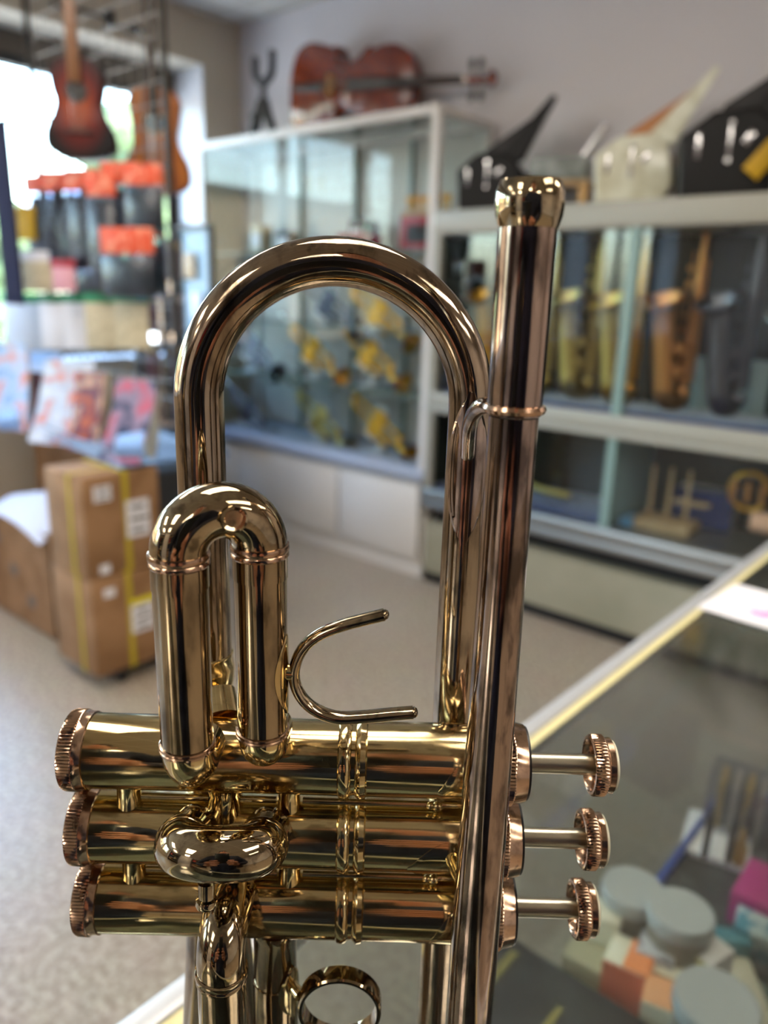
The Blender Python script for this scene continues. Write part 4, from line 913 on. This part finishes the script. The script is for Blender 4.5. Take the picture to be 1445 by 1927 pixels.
# lower tuning loop joining the tail to the leadpipe, below the picture
MB().tube(bez([T(22.5, 208, -290), T(22.5, 206, -305), T(24, 196, -318), T(26, 180, -318), T(27.8, 170, -305), T(27.8, 168, -290)], 6), 6.2*mm, 32).build('tuning_bow', B_tube, tr)
# leadpipe and receiver
lead = MB(); L_ = [(-292, 6.5), (-170, 6.4), (-105, 5.8), (-60, 5.5), (-25, 5.45)]
lead.lathe(T(27.8, 168, 0), (0, 0, 1), [(w*mm, r*mm) for w, r in L_], 56); lead.build('leadpipe', B_lead, tr)
rc = MB().lathe(T(27.8, 168, 0), (0, 0, 1), [(w*mm, r*mm) for w, r in ((-24.5, 5.9), (-22, 5.98), (-5, 6.0), (13, 6.02), (14.2, 6.0))], 56).build('mouthpiece_receiver', B_lead, tr)
MB().lathe(T(27.8, 168, 0), (0, 0, 1), [(w*mm, r*mm) for w, r in ((13.8, 6.1), (14.5, 6.35), (16.2, 6.85), (18.5, 7.1), (20.6, 7.0), (22.2, 6.5), (22.9, 6.2), (22.9, 5.2), (12, 4.6))], 56, cap=(True, True)).build('receiver_cup', B_bow, rc)
MB().lathe(T(27.8, 168, 0), (0, 0, 1), [(w*mm, r*mm) for w, r in ((-24.2, 6.1), (-24.0, 6.6), (-23.2, 6.95), (-22.4, 6.6), (-22.2, 6.1))], 56).build('receiver_ring', B_cap, rc)
# brace with a pointed flange on the bell tail
br = MB().tube(bez([T(24.5, 172, -23.2), T(21.5, 178, -24.5), T(20.5, 188, -30), T(21.5, 199, -40)], 6), [1.9*mm]*19, 16).build('upper_brace', B_lead, tr)
def flange(c, rad_, th0, half, w0, w1, axis='w', name='flange', m=None, parent=None, thick=.7):
    """pointed leaf plate wrapped on a tube; c=(u,d) for a vertical tube or (d,w) for a horizontal one"""
    rs = []; n_ = 22
    for i in range(n_+1):
        s = i/n_; q = math.sin(math.pi*min(max(s, .02), .98))**.75*half
        row = []
        for k_ in range(9):
            a = R(th0+q*(k_/4-1)); row.append((a, rad_+thick*(1 if 0 < k_ < 8 else .3)))
        for k_ in range(8, -1, -1):
            a = R(th0+q*(k_/4-1)); row.append((a, rad_-.3))
        pos = w0+(w1-w0)*s
        if axis == 'w': rs.append([T(c[0]+r_*math.cos(a), c[1]+r_*math.sin(a), pos) for a, r_ in row])
        else: rs.append([T(pos, c[0]+r_*math.cos(a), c[1]+r_*math.sin(a)) for a, r_ in row])
    return MB().rings(rs).build(name, m, parent)
flange((22.5, 208), 5.9, -95, 62, -24, -66, 'w', 'brace_flange', B_lead, br, .9)
# valves
VW = (-126.0, -150.7, -175.6+.2)
CR = 10.3
for i, w in enumerate(VW):
    v = MB()
    prof = [(-82, 10.45), (-81.2, 10.45), (-81.0, CR), (-60, CR), (-10.6, CR), (-10.2, 10.9), (-8.6, 11.25), (-7.6, 10.8), (-6.9, 10.1), (-5.9, 10.1), (-5.2, 10.8), (-4.4, 11.25), (-3.0, 10.9), (-2.6, CR), (20, CR), (33, CR), (34, 10.6)]
    v.lathe(T(0, 190, w), (1, 0, 0), [(a*mm, b*mm) for a, b in prof], 64)
    vo = v.build('valve_casing', B_gold, tr)
    MB().lathe(T(0, 190, w), (1, 0, 0), [(a*mm, b*mm) for a, b in ((-86.9, 8.8), (-86.7, 10.0), (-86.2, 10.9), (-85.6, 11.2), (-82.6, 11.3), (-82.1, 10.9), (-80.9, 10.75), (-79.8, 10.75), (-79.5, 10.3))], 150, knurl=({3, 4}, .00042)).build('bottom_cap', B_cap, vo)
    tc_ = MB().lathe(T(0, 190, w), (1, 0, 0), [(a*mm, b*mm) for a, b in ((31.5, 10.6), (32.3, 11.7), (37.2, 11.9), (37.8, 11.5), (38.2, 11.3), (41.2, 10.5), (41.3, 9.9))], 150, knurl=({1, 2}, .00045)).build('top_cap', B_cap, vo)
    MB().lathe(T(0, 190, w), (1, 0, 0), [(41.25*mm, 10.0*mm), (41.9*mm, 10.05*mm), (42*mm, 9.6*mm)], 48).build('felt_ring', M['black'], tc_)
    MB().lathe(T(0, 190, w), (1, 0, 0), [(a*mm, b*mm) for a, b in ((40, 2.85), (61.5, 2.85))], 32).build('piston_stem', mat('satin_nickel_stem', '#b9b19c', .28, 1), vo)
    fb = MB().lathe(T(0, 190, w), (1, 0, 0), [(a*mm, b*mm) for a, b in ((62.5, 2.7), (62.4, 6.6), (60.2, 7.0), (59.8, 7.4), (59.9, 8.0), (60.5, 8.45), (63.3, 8.5), (63.8, 8.0), (64.1, 7.6), (65.6, 7.7), (65.9, 7.3), (66.0, 6.9))], 120, knurl=({5, 6}, .00035)).build('finger_button', B_cap, vo)
    MB().lathe(T(0, 190, w), (1, 0, 0), [(65.8*mm, 7.0*mm), (66.5*mm, 6.9*mm), (66.9*mm, 6.0*mm), (67.0*mm, 2*mm)], 40).build('pearl_inlay', mat('pearl_inlay', '#d8d3b8', .25), fb)
# links between the casings
for (a, b) in ((0, 1), (1, 2)):
    wc = (VW[a]+VW[b])/2
    for u_, r_ in ((-70, 3.4), (-24.5, 3.2)):
        MB().lathe(T(u_, 188.2, wc), (0, 0, 1), [(-5*mm, (r_+.5)*mm), (-2.2*mm, r_*mm), (2.2*mm, r_*mm), (5*mm, (r_+.5)*mm)], 28).build('port_stub', B_gold, tr)
    MB().lathe(T(-42.5, 188, wc), (0, 0, 1), [(-5*mm, 6*mm), (-2*mm, 4.7*mm), (2*mm, 4.7*mm), (5*mm, 6*mm)], 32).build('port_stub', B_gold, tr)
    MB().tube([T(-20.5, 187, wc), T(33, 187, wc)], 1.0*mm, 16).ball(T(17.5, 186.2, wc), 1.5*mm).ball(T(15.5, 186.4, wc), 1.2*mm).build('tie_rod', B_gold, tr)
    MB().tube([T(-66, 187, wc), T(-47, 187, wc)], 1.0*mm, 16).build('tie_rod', B_gold, tr)
    MB().tube([T(-38, 187, wc), T(-28, 187, wc)], 1.0*mm, 16).build('tie_rod', B_gold, tr)
for i in (0, 1, 2): flange((190, VW[i]), CR, 205, 60 if i != 1 else 52, 34, 17 if i != 1 else 9.5, 'u', 'casing_flange', B_gold, tr, .28)
MB().tube([T(24.5, 170, VW[1]), T(22, 181, VW[1])], 2.4*mm, 16).build('lower_brace', B_gold, tr)
# bell brace collar behind the slides
MB().lathe(T(-50.9, 208, 0), (0, 0, 1), [(a*mm, b*mm) for a, b in ((-103.4, 6.8), (-103.8, 7.3), (-104.4, 7.3), (-104.8, 7.1), (-108, 7.6), (-112, 7.5), (-115, 6.9))], 48).build('bell_collar', B_gold, tr)
MB().tube([T(-46.5, 202, -113), T(-44.5, 196, -118)], [4.5*mm, 5.2*mm], 24).build('bell_port', B_gold, tr)

def slide_pair(c1, c2, wtop, m, mb_, r1, w1, w2, name, knob=None):
    """two vertical legs at (u,d) joined by a bow; elbows run back into a casing"""
    a, b = Vector(T(c1[0], c1[1], wtop)), Vector(T(c2[0], c2[1], wtop)); mid = (a+b)/2; ex = (a-b).normalized(); rb = (a-b).length/2
    root = MB().tube(arc(mid, ex, (0, 0, 1), rb, 0, 180, 28), (r1-.05)*mm, 44).build(name, mb_, tr)
    for (u, d), we, er in ((c1, w1[0], w1[1]), (c2, w2[0], w2[1])):
        leg = MB().lathe(T(u, d, 0), (0, 0, 1), [(wtop*mm, (r1-.02)*mm), ((wtop-8)*mm, (r1+.0)*mm), ((wtop-8.1)*mm, (r1-.22)*mm), ((we+.2)*mm, (r1-.3)*mm)], 48, cap=(True, False)).build('slide_leg', m, root)
        MB().lathe(T(u, d, 0), (0, 0, 1), [((wtop+q)*mm, (r1+e)*mm) for q, e in ((.4, 0), (.3, .35), (-.5, .5), (-1.2, .35), (-1.5, .1), (-1.8, .3), (-2.4, .35), (-2.8, .05))], 48).build('collar', B_cap, leg)
        MB().lathe(T(u, d, 0), (0, 0, 1), [((we+q)*mm, (r1+e)*mm) for q, e in ((1.0, -.3), (.8, .15), (.3, .2), (0, 0), (-.3, .2), (-.8, .15), (-1, -.3))], 48).build('collar', B_cap, leg)
        e = arc(T(u, d+er, we-.8), (0, -1, 0), (0, 0, -1), er*mm, 0, 90, 14)+[T(u, d+er+7, we-.8-er)]
        MB().tube([T(u, d, we)]+e, (r1-.35)*mm, 44).build('elbow', B_gold if m is not B_tube else m, leg)
    return root
s1 = slide_pair((-46.0, 164), (-29.0, 172), -57.6, B_slide, B_bow, 6.55, (-106.5, 6.8), (-107.0, 4.2), 'first_valve_slide')
# round pull on the first slide bow
MB().lathe(T(-33.0, 163.6, -49.6), (.1, -1, .5), [(0, 2.2*mm), (2.0*mm, 2.2*mm), (2.2*mm, 2.95*mm), (3.2*mm, 3.05*mm), (3.7*mm, 2.7*mm), (3.75*mm, 2.0*mm), (3.5*mm, 1.9*mm)], 36).build('pull_knob', B_bow, s1)
# thumb hook
hk = MB().tube(bez([T(.8, 172, -74.4), T(-4.5, 172, -76.0), T(-10, 172, -77.8), T(-15.5, 172, -80.6), T(-19.3, 172, -84.8), T(-21.0, 172, -90.5), T(-19.9, 172, -96), T(-16.3, 172, -100.3), T(-10.5, 172, -102.6), T(-4, 172, -102.3), T(2.5, 172, -101.4), T(8.8, 172, -100.6)], 5), 1.0*mm, 24, flat=(2.2, 1.45, Vector((0, 1, 0)))).ball(T(.9, 172, -74.4), 1.15*mm, scale=(1, 1.9, 1)).ball(T(8.9, 172, -100.6), 1.15*mm, scale=(1, 1.9, 1)).build('thumb_hook', B_slide, s1)
MB().tube([T(-20.6, 172, -90.5), T(-23.2, 172, -90.5)], 2.2*mm, 16).build('hook_foot', B_gold, hk)
flange((-29.0, 172), 6.3, -10, 42, -80, -101, 'w', 'hook_flange', B_gold, s1, .35)
# second valve slide: short bow facing the camera
za = Vector((0, -1, .40)).normalized()
bc = T(-40.0, 169, -139.6); rb2 = 10.3*mm
s2 = MB().tube([bc+Vector((rb2, 0, 0))-za*.012]+arc(bc, (1, 0, 0), za*.62, rb2, 0, 180, 26)+[bc-Vector((rb2, 0, 0))-za*.012], 6.75*mm, 44).build('second_valve_slide', B_bow, tr)
for sx in (-1, 1):
    o_ = bc+Vector((sx*rb2, 0, 0))
    MB().lathe(o_, -za, [(.5*mm, 6.8*mm), (1.2*mm, 7.25*mm), (2.2*mm, 7.3*mm), (2.8*mm, 6.9*mm), (14*mm, 6.6*mm)], 40).build('slide_leg', B_slide, s2)
MB().lathe(T(-42.6, 163.5, -146.2), (0, -.15, -1), [(0, 2.2*mm), (4.2*mm, 2.05*mm), (4.6*mm, 2.7*mm), (5.6*mm, 2.95*mm), (6.6*mm, 2.6*mm), (7.0*mm, 1.6*mm)], 32).build('pull_knob', B_bow, s2)
# third valve slide going down in front, and its return leg behind
s3 = MB().tube([T(-39.9, 183, -165.2)]+arc(T(-39.9, 172.5, -172.6), (0, 0, 1), (0, -1, 0), 7.5*mm, 0, 90, 14)+[T(-39.9, 165, -176)], [6.5*mm]*17, 44).build('third_valve_slide', B_bow, tr)
MB().lathe(T(-39.9, 165, 0), (0, 0, 1), [(q*mm, e*mm) for q, e in ((-174.8, 6.4), (-175.2, 7.0), (-176.2, 7.1), (-176.8, 6.75), (-177.2, 6.95), (-178, 6.9), (-178.4, 6.5), (-300, 6.5))], 48).build('slide_leg', B_slide, s3)
lg = MB().lathe(T(-29.3, 190, 0), (0, 0, 1), [(q*mm, e*mm) for q, e in ((-184, 6.9), (-186.5, 6.8), (-187, 6.5), (-204, 6.5), (-204.2, 6.9), (-300, 6.9))], 48).build('slide_leg', B_slide, s3)
# finger ring on the return leg
rg = MB(); rs = []
rcx, rcd, rcw = -8.8, 181, -204.5
for i in range(64):
    a = 2*math.pi*i/64; cs, sn = math.cos(a), math.sin(a)
    rs.append([T(rcx+r_*cs, rcd+dd, rcw+r_*sn) for r_, dd in ((11.9, -2.9), (12.35, -2.4), (12.4, 0), (12.35, 2.4), (11.9, 2.9), (11.1, 2.9), (10.9, 0), (11.1, -2.9))])
rg.rings(rs, closed=True).build('finger_ring', B_bow, s3)
MB().tube([T(-20.8, 182.5, -203), T(-24.5, 187, -203)], 1.8*mm, 16).build('ring_foot', B_gold, s3)
flange((-29.3, 190), 6.9, -35, 40, -196, -215, 'w', 'ring_flange', B_gold, s3, .5)

# ------------------------------------------------------------------ made-up shelving behind the photographer, added for dark reflections in the horn
for i, (x, y, rz, lab) in enumerate(((-1.6, -3.3, 8, 'made-up dark shelving unit added for reflections in the horn, nearest the shop window'), (.9, -3.5, -4, 'made-up dark shelving unit added for reflections in the horn, behind the photographer'), (3.3, -1.7, -60, 'made-up dark shelving unit added for reflections in the horn, by the right wall'))):
    t = thing('added_shelving_unit', lab, 'shelves', (x, y, 0), R(rz), 'made-up dark shelving units')
    MB().box((0, -.19, 1.05), (1.3, .02, 2.1)).build('back_board', M['rosewood'], t)
    for sx in (-.64, .64): MB().box((sx, 0, 1.05), (.03, .4, 2.1)).build('side_board', M['rosewood'], t)
    for z in (.05, .5, .95, 1.4, 1.85):
        MB().box((0, 0, z), (1.25, .38, .025)).build('shelf', M['wood'], t)
    for j, (z, mk, w) in enumerate(((.513, 'card', .4), (.963, 'navy', .5), (.963, 'cream', .22), (1.413, 'red', .2), (1.413, 'darkgrey', .4), (.513, 'black', .3))):  # cartons made up along with the shelves, only for the horn to mirror
        boxthing('added_stock_carton', 'made-up %s carton standing on %s' % (['brown', 'navy', 'cream', 'red', 'dark grey', 'black'][j], 'the '+lab.split(' unit')[0]+' '+['near the window', 'behind the photographer', 'by the right wall'][i]), 'box', (x+math.cos(R(rz))*[-.3, -.3, .35, -.4, .2, .35][j], y+math.sin(R(rz))*[-.3, -.3, .35, -.4, .2, .35][j], z), (w, .25, .3-.03*(j % 3)), M[mk], R(rz), 'made-up stock on the dark shelving')

# ------------------------------------------------------------------ the photographer and the phone (seen only mirrored in the horn)
ph = thing('phone', 'dark phone held up in both hands, mirrored in the horn', 'phone', (0, 0, 0))
pc = CAM-cam_r*.022-cam_u*.055-cam_f*.0095
rotm = Matrix((cam_r, cam_u, -cam_f)).transposed()
ph.location = pc; ph.rotation_euler = rotm.to_euler()
MB().box((0, 0, 0), (.0715, .147, .008), bevel=.0035).build('body', mat('dark_phone_back', '#1c1e22', .25), ph)
MB().box((0, 0, .0041), (.066, .141, .0004)).build('screen', mat('phone_screen', '#0a0b0c', .1), ph)
MB().lathe((-.004+.026, .055, -.004), (0, 0, -1), [(0, .006), (.001, .006)], 20).build('lens_ring', M['chrome'], ph)

def skin_chain(name, verts, edges, rad, m, sub=2, loc=None):
    me = bpy.data.meshes.new(name); me.from_pydata([tuple(v) for v in verts], edges, []); o = bpy.data.objects.new(name, me); COL.objects.link(o)
    md = o.modifiers.new('skin', 'SKIN'); sk = me.skin_vertices[0].data
    for i, r in enumerate(rad): sk[i].radius = (r if hasattr(r, '__len__') else (r, r))
    sk[0].use_root = True
    ss = o.modifiers.new('sub', 'SUBSURF'); ss.levels = sub; ss.render_levels = sub
    dg = bpy.context.evaluated_depsgraph_get(); ev = o.evaluated_get(dg); me2 = bpy.data.meshes.new_from_object(ev)
    bpy.data.objects.remove(o); return me2
px_ = Vector((.265, -.27, 0))                       # where the photographer stands
fw2 = (Vector((0, 0, 0))-px_).normalized(); rt2 = Vector((fw2.y, -fw2.x, 0))
def Pm(r, f, z): return px_+rt2*r+fw2*f+Vector((0, 0, z))
def ph_pt(a, b, c): return pc+cam_r*a+cam_u*b+cam_f*c
person = thing('person', 'person in a long-sleeved navy shirt and jeans holding up a phone, mirrored in the horn', 'person', px_)
V = []; Ed = []; Rd = []
def av(p, r, link=None):
    V.append(p-px_); Rd.append(r)
    if link is not None: Ed.append((link, len(V)-1))
    return len(V)-1
pel = av(Pm(0, 0, .93), (.11, .07)); ab = av(Pm(0, .0, 1.10), (.085, .06), pel); ch = av(Pm(0, -.005, 1.30), (.09, .055), ab); nb = av(Pm(0, .0, 1.43), (.055, .05), ch); nk = av(Pm(0, .02, 1.50), .05, nb); h0 = av(Pm(0, .05, 1.60), (.068, .085), nk); h1 = av(Pm(0, .05, 1.69), (.072, .09), h0)
hands = {}
for s in (1, -1):
    sh_ = av(Pm(s*.165, .0, 1.385), .038, ch); el = av(Pm(s*.27, .05, 1.13), .036, sh_)
    wr_ = ph_pt(s*.075, -.125, -.055); fa_ = av((Pm(s*.27, .05, 1.13)*.45+wr_*.55), .030, el); w_ = av(wr_, .025, fa_)
    pm_ = av(ph_pt(s*.064, -.085, -.035), (.022, .034), w_); pm2 = av(ph_pt(s*.058, -.045, -.02), (.016, .036), pm_)
    hip = av(Pm(s*.095, 0, .86), .08, pel); kn = av(Pm(s*.11, .02, .49), .052, hip); an = av(Pm(s*.12, -.01, .10), .042, kn); toe = av(Pm(s*.13, .12, .045), .038, an)
body_me = skin_chain('body', V, Ed, Rd, None)
bmm = bmesh.new(); bmm.from_mesh(body_me)
def add_me(me):
    bmm.from_mesh(me)
for s in (1, -1):
    for i in range(4):
        b_ = -.035-.021*i; ln = (.020, .014, .016, .024)[i]
        f_ = [ph_pt(s*.058, b_-.004, -.022), ph_pt(s*.050, b_, .001), ph_pt(s*.043, b_+.001, .0125), ph_pt(s*(ln+.012), b_+.002, .0145), ph_pt(s*ln, b_+.003, .0135)]
        add_me(skin_chain('finger', [q-px_ for q in f_], [(0, 1), (1, 2), (2, 3), (3, 4)], [.0105, .0095, .0088, .008, .0068], None, 2))
    th = [ph_pt(s*.064, -.082, -.040), ph_pt(s*.052, -.060, -.034), ph_pt(s*.036, -.042, -.022), ph_pt(s*.022, -.03, -.0205)]
    add_me(skin_chain('thumb', [q-px_ for q in th], [(0, 1), (1, 2), (2, 3)], [.013, .011, .010, .008], None, 2))
nose = [Pm(0, .135, 1.655), Pm(0, .158, 1.625), Pm(0, .14, 1.612)]
add_me(skin_chain('nose', [q-px_ for q in nose], [(0, 1), (1, 2)], [.009, .014, .011], None, 1))
for s in (1, -1): add_me(skin_chain('ear', [Pm(s*.082, .04, 1.665)-px_, Pm(s*.088, .03, 1.64)-px_, Pm(s*.082, .04, 1.615)-px_], [(0, 1), (1, 2)], [.01, .014, .009], None, 1))
bm_me = bpy.data.meshes.new('body'); bmm.to_mesh(bm_me); bmm.free()
for p_ in bm_me.polygons: p_.use_smooth = True
bm_me.materials.append(M['skin']); bo = bpy.data.objects.new('body', bm_me); COL.objects.link(bo); bo.parent = person
def cloth(name, vs, es, rd, m):
    me = skin_chain(name, [v-px_ for v in vs], es, rd, None, 2); me.materials.clear(); me.materials.append(m)
    for p_ in me.polygons: p_.use_smooth = True
    o = bpy.data.objects.new(name, me); COL.objects.link(o); o.parent = person; return o
vs = [Pm(0, 0, .84), Pm(0, 0, 1.08), Pm(0, .015, 1.30), Pm(0, .01, 1.43)]; es = [(0, 1), (1, 2), (2, 3)]; rd = [(.185, .145), (.17, .138), (.20, .148), (.12, .10)]
for s in (1, -1):
    n0 = len(vs); wr_ = ph_pt(s*.075, -.125, -.055); el_ = Pm(s*.27, .05, 1.13); vs += [Pm(s*.175, .01, 1.415), el_, el_*.45+wr_*.55, el_*.12+wr_*.88]; es += [(2, n0), (n0, n0+1), (n0+1, n0+2), (n0+2, n0+3)]; rd += [.09, .062, .05, .038]
cloth('shirt', vs, es, rd, M['navyshirt'])
vs = [Pm(0, 0, 1.0), Pm(0, 0, .90)]; es = [(0, 1)]; rd = [(.165, .125), (.168, .13)]
for s in (1, -1):
    n0 = len(vs); vs += [Pm(s*.095, 0, .80), Pm(s*.11, .02, .49), Pm(s*.12, -.01, .12)]; es += [(1, n0), (n0, n0+1), (n0+1, n0+2)]; rd += [.105, .078, .068]
cloth('jeans', vs, es, rd, M['jeans'])
for s in (1, -1): cloth('shoe', [Pm(s*.12, -.03, .06), Pm(s*.125, .06, .05), Pm(s*.13, .16, .04)], [(0, 1), (1, 2)], [(.05, .055), (.048, .048), (.042, .036)], M['black'])
cloth('hair', [Pm(0, -.005, 1.62), Pm(0, .0, 1.70), Pm(0, .045, 1.755), Pm(0, .10, 1.745)], [(0, 1), (1, 2), (2, 3)], [(.07, .05), (.085, .06), (.08, .05), (.06, .025)], M['hair'])
em = MB()
for s in (1, -1): em.ball(Pm(s*.030, .121, 1.652)-px_, .010, mi=0, scale=(1.2, 1, .7)).ball(Pm(s*.030, .129, 1.652)-px_, .0045, mi=1)
em.build('eyes', [M['paper'], M['print']], person)
MB().tube(bez([Pm(-.025, .13, 1.575)-px_, Pm(0, .142, 1.572)-px_, Pm(.025, .13, 1.575)-px_], 5), .004, 8).build('mouth', mat('lips', '#9c5a4f', .5), person)
